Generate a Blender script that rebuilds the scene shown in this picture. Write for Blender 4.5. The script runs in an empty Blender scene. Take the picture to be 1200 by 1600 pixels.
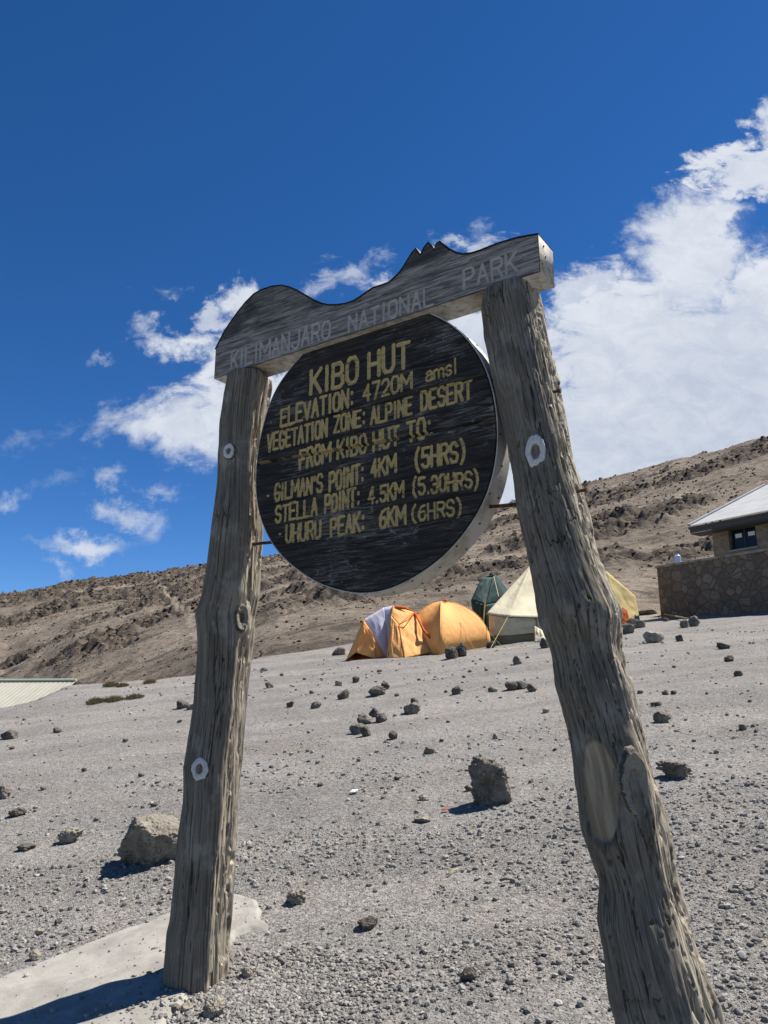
import bpy, bmesh, math, random
import numpy as np
from mathutils import Vector
C = bpy.context
SC = C.scene
COL = SC.collection
RNG = np.random.default_rng(7)
random.seed(7)

# ------------------------------------------------------------------ camera
PITCH = math.radians(13.8)
F = 1202.0                       # focal length in photo pixels (photo 1200 x 1600)
cam = bpy.data.cameras.new('camera')
cam.sensor_fit = 'VERTICAL'; cam.sensor_height = 24.0; cam.lens = 24.0 * F / 1600
cam.clip_start = 0.05; cam.clip_end = 3000
camo = bpy.data.objects.new('camera', cam); COL.objects.link(camo)
camo.rotation_euler = (math.pi / 2 + PITCH, 0, 0)
SC.camera = camo

# ------------------------------------------------------------------ view, sun
SC.view_settings.view_transform = 'Standard'
SC.view_settings.look = 'None'
SC.view_settings.exposure = 1.18
SC.view_settings.gamma = 1.0
SUN_AZ = math.radians(21)        # from +X (right) towards +Y (away)
SUN_EL = math.radians(59)
SUN_DIR = Vector((math.cos(SUN_EL) * math.cos(SUN_AZ), math.cos(SUN_EL) * math.sin(SUN_AZ), math.sin(SUN_EL)))
sun = bpy.data.lights.new('sun', 'SUN'); sun.energy = 4.0; sun.angle = math.radians(0.53); sun.color = (1.0, 0.95, 0.87)
suno = bpy.data.objects.new('sun', sun); COL.objects.link(suno)
suno.rotation_euler = SUN_DIR.to_track_quat('Z', 'Y').to_euler()


# ------------------------------------------------------------------ pixel <-> world helpers (used to measure positions)
CP, SP = math.cos(PITCH), math.sin(PITCH)
def ray(px, py):
    u = (px - 600) / F; v = -(py - 800) / F
    return np.array([u, CP - v * SP, SP + v * CP])
def at_y(px, py, Y):
    r = ray(px, py); return r * (Y / r[1])
def on_plane(px, py, p0, n):
    r = ray(px, py); k = np.dot(p0, n) / np.dot(r, n); return r * k

# ------------------------------------------------------------------ node helpers
class NT:
    def __init__(s, tree): s.t = tree; s.N = tree.nodes; s.L = tree.links
    def n(s, typ, **kw):
        nd = s.N.new(typ)
        for k, v in kw.items():
            if k.startswith('i_'):
                key = k[2:]
                nd.inputs[int(key) if key.isdigit() else key].default_value = v
            else: setattr(nd, k, v)
        return nd
    def link(s, a, b): s.L.new(a, b)
    def set(s, sock, v):
        if hasattr(v, 'is_output'): s.L.new(v, sock)
        else: sock.default_value = v
    def math(s, op, a, b=None, c=None, clamp=False):
        nd = s.N.new('ShaderNodeMath'); nd.operation = op; nd.use_clamp = clamp
        s.set(nd.inputs[0], a)
        if b is not None: s.set(nd.inputs[1], b)
        if c is not None: s.set(nd.inputs[2], c)
        return nd.outputs[0]
    def vmath(s, op, a, b=None):
        nd = s.N.new('ShaderNodeVectorMath'); nd.operation = op
        s.set(nd.inputs[0], a)
        if b is not None: s.set(nd.inputs[1], b)
        return nd.outputs['Value'] if op in ('LENGTH', 'DOT_PRODUCT', 'DISTANCE') else nd.outputs[0]
    def noise(s, vec, scale, detail=4, rough=0.55, dist=0.0):
        nd = s.N.new('ShaderNodeTexNoise'); s.set(nd.inputs['Vector'], vec)
        nd.inputs['Scale'].default_value = scale; nd.inputs['Detail'].default_value = detail
        nd.inputs['Roughness'].default_value = rough; nd.inputs['Distortion'].default_value = dist
        return nd.outputs[0]
    def voro(s, vec, scale, feature='F1', out='Distance'):
        nd = s.N.new('ShaderNodeTexVoronoi'); nd.feature = feature; s.set(nd.inputs['Vector'], vec)
        nd.inputs['Scale'].default_value = scale
        return nd.outputs[out]
    def step(s, v, lo, hi, a=0.0, b=1.0):
        nd = s.N.new('ShaderNodeMapRange'); nd.interpolation_type = 'SMOOTHSTEP'
        s.set(nd.inputs[0], v); nd.inputs[1].default_value = lo; nd.inputs[2].default_value = hi
        nd.inputs[3].default_value = a; nd.inputs[4].default_value = b
        return nd.outputs[0]
    def mix(s, f, a, b, mode='MIX'):
        nd = s.N.new('ShaderNodeMix'); nd.data_type = 'RGBA'; nd.blend_type = mode
        s.set(nd.inputs[0], f)
        for sock, v in ((nd.inputs[6], a), (nd.inputs[7], b)):
            if isinstance(v, (tuple, list)): v = tuple(v) + (1.0,) * (4 - len(v))
            s.set(sock, v)
        return nd.outputs[2]
    def attr(s, name, out='Fac'):
        nd = s.N.new('ShaderNodeAttribute'); nd.attribute_name = name; return nd.outputs[out]
    def mapv(s, vec, scale):
        nd = s.N.new('ShaderNodeMapping'); s.set(nd.inputs[0], vec); nd.inputs['Scale'].default_value = scale
        return nd.outputs[0]
    def coord(s, out='Object'):
        return s.N.new('ShaderNodeTexCoord').outputs[out]
    def bump(s, h, strength, dist, normal=None):
        nd = s.N.new('ShaderNodeBump'); s.set(nd.inputs['Height'], h)
        nd.inputs['Strength'].default_value = strength; nd.inputs['Distance'].default_value = dist
        if normal is not None: s.L.new(normal, nd.inputs['Normal'])
        return nd.outputs[0]

def material(name):
    m = bpy.data.materials.new(name); m.use_nodes = True
    t = NT(m.node_tree); b = t.N['Principled BSDF']
    b.inputs['Roughness'].default_value = 0.85
    b.inputs['Specular IOR Level'].default_value = 0.25
    return m, t, b

# ------------------------------------------------------------------ world: physical sky with clouds at infinity
world = bpy.data.worlds.new('World'); SC.world = world; world.use_nodes = True
w = NT(world.node_tree)
bg = w.N['Background']
SKY_STRENGTH = 0.08
bg.inputs['Strength'].default_value = SKY_STRENGTH
sky = w.n('ShaderNodeTexSky', sky_type='NISHITA', sun_disc=False)
sky.sun_elevation = SUN_EL
sky.sun_rotation = math.atan2(SUN_DIR.x, SUN_DIR.y)
sky.altitude = 4700; sky.air_density = 1.0; sky.dust_density = 0.6; sky.ozone_density = 2.0
D = w.n('ShaderNodeTexCoord').outputs['Generated']
sep = w.n('ShaderNodeSeparateXYZ'); w.link(D, sep.inputs[0])
ysafe = w.math('MAXIMUM', sep.outputs[1], 0.05)
gx = w.math('DIVIDE', sep.outputs[0], ysafe)
gz = w.math('DIVIDE', sep.outputs[2], ysafe)
comb = w.n('ShaderNodeCombineXYZ'); w.link(gx, comb.inputs[0]); w.link(gz, comb.inputs[1])
G = comb.outputs[0]
# billow warp of the cloud field
warp = w.N.new('ShaderNodeTexNoise'); w.link(G, warp.inputs['Vector']); warp.inputs['Scale'].default_value = 9; warp.inputs['Detail'].default_value = 5
wv = w.vmath('SUBTRACT', warp.outputs['Color'], (0.5, 0.5, 0.5))
wsc = w.N.new('ShaderNodeVectorMath'); wsc.operation = 'SCALE'; w.link(wv, wsc.inputs[0]); wsc.inputs['Scale'].default_value = 0.10
GW = w.vmath('ADD', G, wsc.outputs[0])
warp2 = w.N.new('ShaderNodeTexNoise'); w.link(G, warp2.inputs['Vector']); warp2.inputs['Scale'].default_value = 34; warp2.inputs['Detail'].default_value = 8; warp2.inputs['Roughness'].default_value = 0.65
wsc2 = w.N.new('ShaderNodeVectorMath'); wsc2.operation = 'SCALE'; w.link(w.vmath('SUBTRACT', warp2.outputs['Color'], (0.5, 0.5, 0.5)), wsc2.inputs[0]); wsc2.inputs['Scale'].default_value = 0.06
GW = w.vmath('ADD', GW, wsc2.outputs[0])
n1 = w.noise(w.mapv(G, (1.0, 1.35, 1)), 8.0, 13, 0.66, 0.35)
n2 = w.noise(w.mapv(G, (1.0, 1.6, 1)), 17.0, 12, 0.68, 0.5)
def g_of(px, py):
    r = ray(px, py); return np.array([r[0] / r[1], r[2] / r[1]])
def cloud_blob(px, py, a, b, ang=0.0, amp=1.0, op=1.0, soft=0.35, nz=None):
    c = g_of(px, py); t = math.radians(ang)
    ex = g_of(px + a * math.cos(t), py - a * math.sin(t)) - c
    ey = g_of(px + b * math.sin(t), py + b * math.cos(t)) - c
    M = np.linalg.inv(np.column_stack([ex, ey]))
    d = w.vmath('SUBTRACT', GW, (c[0], c[1], 0))
    u_ = w.vmath('DOT_PRODUCT', d, (M[0, 0], M[0, 1], 0)); v_ = w.vmath('DOT_PRODUCT', d, (M[1, 0], M[1, 1], 0))
    e = w.math('SQRT', w.math('ADD', w.math('MULTIPLY', u_, u_), w.math('MULTIPLY', v_, v_)))
    e = w.math('SUBTRACT', 1.0, e)
    e = w.math('ADD', e, w.math('MULTIPLY', w.math('SUBTRACT', nz if nz is not None else n1, 0.5), amp * 2.9))
    return w.step(e, 0.0, soft, 0.0, op)
blobs = [
    # the big cumulus bank on the right
    (1150, 640, 330, 270, 0, .42, 1, .42), (985, 560, 200, 190, 30, .5, 1, .45), (1090, 400, 130, 110, 20, .55, .97, .5),
    (1160, 270, 110, 55, 22, .8, .95, .45), (1230, 190, 60, 50, 0, .7, .9, .4), (770, 640, 170, 170, 0, .5, 1, .3), (905, 455, 60, 45, 25, .8, .85, .5), (910, 710, 150, 140, 0, .25, 1, .4), (730, 540, 90, 70, 0, .4, 1, .35),
    (1200, 470, 120, 90, 0, .5, 1, .5),
    # the ragged cloud left of the sign
    (270, 662, 150, 62, 6, .8, .95, .75), (370, 640, 120, 80, 0, .6, .97, .6), (300, 535, 110, 30, -8, 1.0, .92, .75), (360, 570, 60, 60, 0, .7, .95, .6), (330, 500, 45, 22, 20, 1., .7, .6),
    (500, 620, 150, 90, 0, .5, 1, .35),
    # small puffs and wisps
    (128, 850, 96, 26, 4, .6, .88, .9), (195, 792, 74, 26, -8, 1.2, .62, 1.3), (250, 815, 40, 32, 40, 1.2, .5, 1.3), (250, 758, 54, 18, 0, 1.2, .5, 1.3),
    (163, 742, 28, 18, 10, 1.0, .6, 1.2), (14, 778, 40, 16, 0, 1.1, .45, 1.4), (78, 884, 28, 18, -20, 1.0, .5, 1.2), (50, 680, 90, 22, 10, 1.2, .25, 1.5),
    (374, 464, 38, 28, 30, 1.0, .9, .8), (530, 432, 84, 32, 25, 1.3, .55, 1.2), (590, 440, 30, 22, 10, 1.0, .8, .9), (725, 388, 70, 20, 6, 1.2, .7, 1.0),
    (746, 352, 18, 28, 0, 1.2, .4, 1.2), (260, 465, 34, 11, 0, 1.1, .35, 1.2), (140, 556, 26, 11, 0, 1.1, .3, 1.2), (90, 745, 52, 16, 20, 1.3, .18, 1.4),
]
dens = None
for i, bl in enumerate(blobs):
    px, py, a, b, ang, amp, op, soft = bl
    d_ = cloud_blob(px, py, a, b, ang, amp, op, soft, n1 if i % 2 == 0 else n2)
    dens = d_ if dens is None else w.math('MAXIMUM', dens, d_)
# the blue hole torn in the right-hand bank
hole = cloud_blob(1180, 350, 62, 34, 35, .6, .9, .6, n2)
dens = w.math('MULTIPLY', dens, w.math('SUBTRACT', 1.0, hole))
dens = w.math('MULTIPLY', dens, w.step(sep.outputs[1], 0.05, 0.3))
shade = w.step(w.noise(w.mapv(GW, (1.0, 1.5, 1)), 5.0, 9, 0.6), 0.25, 0.75)
low = w.step(gz, 0.30, 0.66)
bil = w.step(n2, 0.36, 0.64)
shade = w.math('ADD', w.math('ADD', w.math('MULTIPLY', shade, 0.40), w.math('MULTIPLY', bil, 0.30)), w.math('MULTIPLY', low, 0.38), clamp=True)
left = w.step(gx, -0.05, 0.10, 0.28, 0.0)
shade = w.math('ADD', shade, left, clamp=True)
K = 0.445 / SKY_STRENGTH
ccol = w.mix(shade, (0.46 * K, 0.53 * K, 0.66 * K), (0.78 * K, 0.82 * K, 0.89 * K))
hsv = w.n('ShaderNodeHueSaturation'); hsv.inputs['Hue'].default_value = 0.505; hsv.inputs['Saturation'].default_value = 1.30; hsv.inputs['Value'].default_value = 0.80
w.link(sky.outputs[0], hsv.inputs['Color'])
w.link(w.mix(dens, hsv.outputs[0], ccol), bg.inputs['Color'])

# ------------------------------------------------------------------ numpy noise
def _h(ix, iy, iz, seed):
    h = (ix.astype(np.uint32) * np.uint32(374761393) + iy.astype(np.uint32) * np.uint32(668265263)
         + iz.astype(np.uint32) * np.uint32(2147483647 - 58) + np.uint32((seed * 974711) & 0xffffffff))
    h = (h ^ (h >> np.uint32(13))) * np.uint32(1274126177)
    h = (h ^ (h >> np.uint32(15))) * np.uint32(2246822519)
    return ((h ^ (h >> np.uint32(16))) & np.uint32(0xffffff)).astype(np.float32) / np.float32(0xffffff)
def vnoise2(x, y, seed=0):
    x = np.asarray(x, np.float64); y = np.asarray(y, np.float64)
    ix = np.floor(x).astype(np.int64); iy = np.floor(y).astype(np.int64)
    fx = x - ix; fy = y - iy; fx = fx * fx * fx * (fx * (fx * 6 - 15) + 10); fy = fy * fy * fy * (fy * (fy * 6 - 15) + 10)
    z = np.zeros_like(ix)
    a = _h(ix, iy, z, seed); b = _h(ix + 1, iy, z, seed); c = _h(ix, iy + 1, z, seed); d = _h(ix + 1, iy + 1, z, seed)
    return (a * (1 - fx) + b * fx) * (1 - fy) + (c * (1 - fx) + d * fx) * fy
def vnoise3(x, y, z, seed=0):
    x, y, z = np.broadcast_arrays(np.asarray(x, np.float64), np.asarray(y, np.float64), np.asarray(z, np.float64))
    ix = np.floor(x).astype(np.int64); iy = np.floor(y).astype(np.int64); iz = np.floor(z).astype(np.int64)
    fx = x - ix; fy = y - iy; fz = z - iz
    fx = fx * fx * (3 - 2 * fx); fy = fy * fy * (3 - 2 * fy); fz = fz * fz * (3 - 2 * fz)
    def q(k):
        a = _h(ix, iy, iz + k, seed); b = _h(ix + 1, iy, iz + k, seed); c = _h(ix, iy + 1, iz + k, seed); d = _h(ix + 1, iy + 1, iz + k, seed)
        return (a * (1 - fx) + b * fx) * (1 - fy) + (c * (1 - fx) + d * fx) * fy
    return q(0) * (1 - fz) + q(1) * fz
def fbm2(x, y, oct=4, seed=0, gain=0.5):
    s = 0; a = 1; t = 0
    for i in range(oct):
        s = s + a * vnoise2(x * 2 ** i + 17.3 * i, y * 2 ** i - 9.1 * i, seed + i); t += a; a *= gain
    return s / t
def fbm3(x, y, z, oct=4, seed=0, gain=0.5):
    s = 0; a = 1; t = 0
    for i in range(oct):
        k = 2 ** i
        s = s + a * vnoise3(x * k + 5.7 * i, y * k + 3.1 * i, z * k - 8.3 * i, seed + i); t += a; a *= gain
    return s / t
def sstep(x, lo, hi):
    t = np.clip((x - lo) / (hi - lo), 0, 1); return t * t * (3 - 2 * t)

# ------------------------------------------------------------------ mesh / object helpers
def tag(o, label=None, cat=None, group=None, kind=None):
    if label: o['label'] = label
    if cat: o['category'] = cat
    if group: o['group'] = group
    if kind: o['kind'] = kind
    return o
def thing(name, label, cat, loc, group=None):
    o = bpy.data.objects.new(name, None); COL.objects.link(o); o.location = Vector(loc); o.empty_display_size = 0.1
    return tag(o, label, cat, group)
def root_loc(o):
    p = Vector((0, 0, 0))
    while o is not None: p = p + o.location; o = o.parent
    return np.array(p)
def mesh_np(name, V, faces, mat, parent=None, smooth=True, attrs=None, origin=None):
    """V in world coordinates; faces: list of int arrays (n,3)/(n,4) or list of lists."""
    V = np.asarray(V, np.float64).reshape(-1, 3)
    org = root_loc(parent) if parent is not None else (np.asarray(origin, float) if origin is not None else np.zeros(3))
    me = bpy.data.meshes.new(name)
    if isinstance(faces, np.ndarray): faces = [faces]
    if len(faces) and isinstance(faces[0], np.ndarray):
        loops = np.concatenate([f.ravel() for f in faces]).astype(np.int32)
        tot = np.concatenate([np.full(len(f), f.shape[1], np.int32) for f in faces])
    else:
        loops = np.array([i for f in faces for i in f], np.int32); tot = np.array([len(f) for f in faces], np.int32)
    start = np.concatenate([[0], np.cumsum(tot)[:-1]]).astype(np.int32)
    me.vertices.add(len(V)); me.loops.add(len(loops)); me.polygons.add(len(tot))
    me.vertices.foreach_set('co', (V - org).astype(np.float32).ravel())
    me.loops.foreach_set('vertex_index', loops)
    me.polygons.foreach_set('loop_start', start); me.polygons.foreach_set('loop_total', tot)
    me.polygons.foreach_set('use_smooth', np.full(len(tot), bool(smooth)))
    for k, a in (attrs or {}).items():
        a = np.asarray(a, np.float32)
        if a.ndim == 1: me.attributes.new(k, 'FLOAT', 'POINT').data.foreach_set('value', a)
        else: me.attributes.new(k, 'FLOAT_VECTOR', 'POINT').data.foreach_set('vector', a.ravel())
    me.update(calc_edges=True); me.validate()
    if mat: me.materials.append(mat)
    o = bpy.data.objects.new(name, me); COL.objects.link(o)
    if parent is not None: o.parent = parent
    elif origin is not None: o.location = Vector(org)
    return o
def grid_faces(nr, nc, wrap=False):
    r = np.arange(nr - 1)[:, None]; c = np.arange(nc if wrap else nc - 1)[None, :]
    c2 = (c + 1) % nc if wrap else c + 1
    return np.stack([r * nc + c, r * nc + c2, (r + 1) * nc + c2, (r + 1) * nc + c], -1).reshape(-1, 4)
class MB:
    """collects simple solids into one mesh (world coordinates)"""
    def __init__(s): s.v = []; s.f = []
    def poly(s, pts, faces):
        k = len(s.v); s.v += [tuple(p) for p in pts]; s.f += [[i + k for i in f] for f in faces]
    def box(s, o, a, b, c):
        o, a, b, c = map(np.asarray, (o, a, b, c))
        P = [o, o + a, o + a + b, o + b, o + c, o + a + c, o + a + b + c, o + b + c]
        fs = [[0, 3, 2, 1], [4, 5, 6, 7], [0, 1, 5, 4], [1, 2, 6, 5], [2, 3, 7, 6], [3, 0, 4, 7]]
        if np.dot(np.cross(a, b), c) < 0: fs = [f[::-1] for f in fs]
        s.poly(P, fs)
    def tube(s, pts, r, n=8):
        pts = [np.asarray(p, float) for p in pts]; rs = r if isinstance(r, (list, tuple)) else [r] * len(pts)
        k = len(s.v)
        for i, p in enumerate(pts):
            d = pts[min(i + 1, len(pts) - 1)] - pts[max(i - 1, 0)]; d = d / (np.linalg.norm(d) + 1e-9)
            a = np.cross(d, (0.13, 0.2, 1.0) if abs(d[2]) < .9 else (1, 0, 0)); a /= np.linalg.norm(a); b = np.cross(d, a)
            for j in range(n):
                t = 2 * math.pi * j / n; s.v.append(tuple(p + rs[i] * (a * math.cos(t) + b * math.sin(t))))
        for i in range(len(pts) - 1):
            for j in range(n):
                s.f.append([k + i * n + j, k + i * n + (j + 1) % n, k + (i + 1) * n + (j + 1) % n, k + (i + 1) * n + j])
        s.f.append([k + j for j in range(n)][::-1]); s.f.append([k + (len(pts) - 1) * n + j for j in range(n)])
    def build(s, name, mat, parent=None, smooth=False, origin=None):
        return mesh_np(name, np.array(s.v), s.f, mat, parent, smooth, origin=origin)

# ------------------------------------------------------------------ terrain shape
GB, GC, G0 = 0.094, 0.1312, -1.503           # the gravel slope: z = G0 + GB x + GC y
def interp_az(pix, vals):
    t = np.array([g_of(p[0], p[1])[0] for p in pix]); th = np.arctan(t)
    return lambda a: np.interp(a, th, vals)
edge_px = [(-200, 1112), (0, 1103), (60, 1091), (110, 1072), (200, 1066), (310, 1054), (430, 1024), (520, 1010), (650, 985), (800, 970), (960, 958), (1030, 955), (1200, 940), (1400, 930)]
sky_px = [(-200, 945), (0, 927), (100, 913), (200, 901), (310, 886), (420, 869), (600, 836), (800, 787), (919, 756), (1025, 725), (1050, 717), (1087, 711), (1125, 700), (1175, 685), (1200, 679), (1400, 640)]
f_edge_e = interp_az(edge_px, [g_of(*p)[1] * math.cos(math.atan(g_of(*p)[0])) for p in edge_px])   # tan(elevation) along the azimuth
f_sky_e = interp_az(sky_px, [g_of(*p)[1] * math.cos(math.atan(g_of(*p)[0])) for p in sky_px])
f_foot = interp_az(edge_px, [80, 75, 66, 58, 48, 38, 30, 28.5, 29.5, 31, 34, 36, 38, 40])
f_ridge = interp_az(sky_px, [185, 175, 170, 165, 158, 150, 140, 130, 122, 118, 117, 115, 113, 110, 108, 105])
def terrain(x, y):
    """returns height, hill weight, rock weight"""
    x = np.asarray(x, float); y = np.asarray(y, float)
    r = np.hypot(x, y) + 1e-6; th = np.arctan2(x, y)
    thc = np.clip(th, -0.75, 0.75); fade = 1 - sstep(np.abs(th), 0.9, 1.6)
    slope = GB * np.sin(th) + GC * np.cos(th)
    plane = G0 + slope * r
    slc = GB * np.sin(thc) + GC * np.cos(thc)
    e0 = f_edge_e(thc); e2 = f_sky_e(thc); r1 = f_foot(thc); r2 = f_ridge(thc)
    r0 = np.clip(-G0 / np.maximum(slc - e0, 0.03), 12, 30); r0 = np.minimum(r0, r1 - 2)
    # gravel undulation
    und = (fbm2(x * 0.35, y * 0.35, 3, 3) - 0.5) * 0.16 * sstep(r, 3.5, 9) + (fbm2(x * 2.3, y * 2.3, 4, 11) - 0.5) * 0.045
    z0 = G0 + slc * r0
    zfoot = (e0 - 0.006) * r1; zr = e2 * r2
    # dip behind the brow of the gravel where the hill stands farther off
    q = np.clip((r - r0) / (r1 - r0), 0, 1)
    gap = sstep(r1 - r0, 8, 30)
    dip = z0 + (zfoot - z0) * (q * q * (3 - 2 * q)) - gap * 4.0 * np.sin(np.pi * q) ** 0.8 * (1 - 0.0 * q)
    h = np.clip((r - r1) / (r2 - r1), 0, 1)
    hillz = zfoot + (zr - zfoot) * (0.86 * h + 0.14 * h * h)
    back = zr - (r - r2) * 0.10
    z = np.where(r < r0, plane, np.where(r < r1, dip, np.where(r < r2, hillz, back)))
    hill = sstep(r, r0 - 0.6, r0 + 1.2) * fade
    amp = sstep(r, r0, r0 + 18) * fade
    z = z * fade + plane * (1 - fade)
    # rocky outcrops on the hill
    ox, oy = x * 0.09, y * 0.09
    big = fbm2(ox * 0.55 + 31, oy * 0.9, 4, 21)
    band = fbm2(x * 0.045 + 0.5 * big, y * 0.10 + 4, 4, 25)
    rock = sstep(band + 0.34 * (big - 0.5) + 0.16 * h * h - 0.012, 0.52, 0.60) * amp * sstep(h, 0.10, 0.22)
    med = fbm2(x * 0.42, y * 0.42, 4, 31)
    rid = 1 - np.abs(2 * fbm2(x * 0.8, y * 0.8, 3, 37) - 1)
    z = z + amp * ((fbm2(x * 0.05, y * 0.05, 3, 41) - 0.5) * 2.4 * (1 - 0.6 * h) + (med - 0.5) * (0.4 + 1.7 * rock) + (rid - 0.7) * (0.10 + 1.0 * rock))
    z = z + hill * (1 - amp) * (med - 0.45) * 0.35
    z = z + und * (1 - amp)
    return z, hill, rock
def H(x, y): return float(terrain(np.array([x]), np.array([y]))[0][0])
def on_ground(px, py):
    r = ray(px, py); k = G0 / (r[2] - GB * r[0] - GC * r[1])
    p = r * k
    for _ in range(6):
        z = H(p[0], p[1]); k = k + (z - p[2]) / (r[2] - GB * r[0] - GC * r[1]); p = r * k
    return p

# ------------------------------------------------------------------ terrain materials
def ground_material():
    m, t, b = material('gravel_and_scree')
    P = t.coord('Object')
    hill = t.attr('hill'); rock = t.attr('rock')
    big = t.noise(t.mapv(P, (0.35, 0.9, 0)), 1.0, 5, 0.55)
    med = t.noise(P, 2.6, 5, 0.6)
    fine = t.noise(P, 60, 3, 0.7)
    g = t.mix(t.step(big, 0.35, 0.65), (0.205, 0.197, 0.186), (0.275, 0.263, 0.246))
    g = t.mix(t.step(med, 0.42, 0.7, 0, 0.45), g, (0.275, 0.240, 0.205))
    g = t.mix(t.step(t.noise(t.mapv(P, (0.22, 0.75, 0)), 1.0, 4, 0.6, 0.6), 0.52, 0.64, 0, 0.55), g, (0.325, 0.300, 0.268))
    g = t.mix(t.step(t.noise(t.mapv(P, (0.5, 0.8, 0)), 1.0, 5, 0.6), 0.56, 0.70, 0, 0.5), g, (0.205, 0.172, 0.145))
    vor = t.voro(P, 85); v2 = t.N.new('ShaderNodeTexVoronoi'); t.link(P, v2.inputs['Vector']); v2.inputs['Scale'].default_value = 60
    pc = t.N.new('ShaderNodeSeparateColor'); t.link(v2.outputs['Color'], pc.inputs[0])
    peb = t.step(pc.outputs[0], 0.0, 1.0, 0.70, 1.30)
    cg = t.N.new('ShaderNodeCombineColor')
    for i in range(3): t.link(peb, cg.inputs[i])
    g = t.mix(1.0, g, cg.outputs[0], 'MULTIPLY')
    g = t.mix(t.step(fine, 0.3, 0.75, 0.0, 0.35), g, (0.135, 0.127, 0.118))
    # hill soil and rock
    hn = t.noise(t.mapv(P, (0.10, 0.10, 0.2)), 1.0, 6, 0.6)
    s = t.mix(t.step(hn, 0.38, 0.66), (0.185, 0.151, 0.117), (0.278, 0.230, 0.180))
    hf = t.noise(P, 1.3, 5, 0.65)
    s = t.mix(t.step(hf, 0.52, 0.64, 0, 0.75), s, (0.080, 0.064, 0.048))
    s = t.mix(t.step(t.noise(t.mapv(P, (.16, .34, .3)), 1.0, 7, 0.72), 0.50, 0.62, 0, 0.72), s, (0.072, 0.060, 0.048))
    rk = t.mix(t.step(t.noise(P, 0.8, 6, 0.7), 0.35, 0.65), (0.035, 0.031, 0.028), (0.125, 0.100, 0.076))
    s = t.mix(t.math('MULTIPLY', rock, t.step(t.noise(P, 0.5, 6, 0.7), 0.30, 0.52)), s, rk)
    s = t.mix(t.math('MULTIPLY', t.attr('trail'), 0.6), s, (0.36, 0.30, 0.235))
    edge = t.step(t.math('ADD', hill, t.math('MULTIPLY', t.math('SUBTRACT', t.noise(P, 0.7, 5, 0.65), 0.5), 0.9)), 0.35, 0.65)
    t.link(t.mix(edge, g, s), b.inputs['Base Color'])
    b.inputs['Roughness'].default_value = 0.95; b.inputs['Specular IOR Level'].default_value = 0.1
    h1 = t.math('ADD', t.math('MULTIPLY', vor, -0.5), t.math('MULTIPLY', fine, 0.5))
    n1_ = t.bump(h1, 1.0, 0.016)
    n2_ = t.bump(t.noise(P, 14, 6, 0.7), 0.9, 0.04, n1_)
    n3_ = t.bump(t.math('MULTIPLY', t.noise(P, 1.6, 6, 0.7), hill), 0.8, 0.5, n2_)
    t.link(n3_, b.inputs['Normal'])
    return m
MAT_GROUND = ground_material()

# angular columns: dense in front, coarse behind
th = np.concatenate([np.linspace(-math.pi, -0.62, 90, endpoint=False), np.linspace(-0.62, 0.62, 840, endpoint=False), np.linspace(0.62, math.pi, 90, endpoint=False)])
rr = np.concatenate([np.geomspace(0.3, 1.8, 25, endpoint=False), np.geomspace(1.8, 31, 620, endpoint=False), np.geomspace(31, 200, 330, endpoint=False), np.geomspace(200, 600, 20)])
TH, RR = np.meshgrid(th, rr)
TX, TY = RR * np.sin(TH), RR * np.cos(TH)
TZ, THILL, TROCK = terrain(TX.ravel(), TY.ravel())
TV = np.column_stack([TX.ravel(), TY.ravel(), TZ])
TF = grid_faces(len(rr), len(th), True)[:, ::-1]
fh = THILL[TF].mean(1) > 0.5
def hill_hit(px, py):
    r = ray(px, py); k = np.linspace(24, 190, 2600); Pk = r[None] * k[:, None]; z = terrain(Pk[:, 0], Pk[:, 1])[0]; w_ = np.where(z > Pk[:, 2])[0]
    return Pk[w_[0]] if len(w_) else None
TRAIL_PTS = [q_ for q_ in (hill_hit(*p_) for p_ in [(303, 1012), (306, 994), (302, 980), (296, 970), (300, 960), (288, 948), (276, 952), (272, 940), (262, 930), (256, 916), (243, 908)]) if q_ is not None]
def trail_weight(x, y):
    d = np.full(np.shape(x), 99.0)
    for a, b in zip(TRAIL_PTS[:-1], TRAIL_PTS[1:]):
        e = b[:2] - a[:2]; t_ = np.clip(((x - a[0]) * e[0] + (y - a[1]) * e[1]) / (e @ e + 1e-9), 0, 1)
        d = np.minimum(d, np.hypot(x - a[0] - t_ * e[0], y - a[1] - t_ * e[1]))
    return 1 - sstep(d + (fbm2(x * .7, y * .7, 2, 3) - .5) * .7, 0.08, 0.42)
TRAIL = trail_weight(TV[:, 0], TV[:, 1])
def submesh(name, mask):
    f = TF[mask]; used, inv = np.unique(f, return_inverse=True)
    return mesh_np(name, TV[used], inv.reshape(f.shape), MAT_GROUND, None, True, {'hill': THILL[used], 'rock': TROCK[used], 'trail': TRAIL[used]})
tag(submesh('ground', ~fh), kind='structure')
tag(submesh('hillside', fh), kind='structure')

# ------------------------------------------------------------------ rock material(s)
def rock_material(name, c0, c1, pits=1.0):
    m, t, b = material(name)
    P = t.coord('Object'); n = t.noise(P, 9, 8, 0.65); pit = t.voro(P, 42)
    c = t.mix(t.step(n, 0.35, 0.68), c0, c1)
    c = t.mix(t.step(pit, 0.0, 0.32, 0.55 * pits, 0.0), c, tuple(0.35 * v for v in c0))
    t.link(c, b.inputs['Base Color']); b.inputs['Roughness'].default_value = 0.95; b.inputs['Specular IOR Level'].default_value = 0.1
    t.link(t.bump(pit, 0.6, 0.02, t.bump(t.noise(P, 30, 6, 0.7), 0.7, 0.02)), b.inputs['Normal'])
    return m
R_DARK = rock_material('dark_lava_rock', (0.070, 0.062, 0.054), (0.165, 0.148, 0.128))
R_GREY = rock_material('grey_lava_rock', (0.120, 0.106, 0.090), (0.250, 0.225, 0.192))
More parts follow.
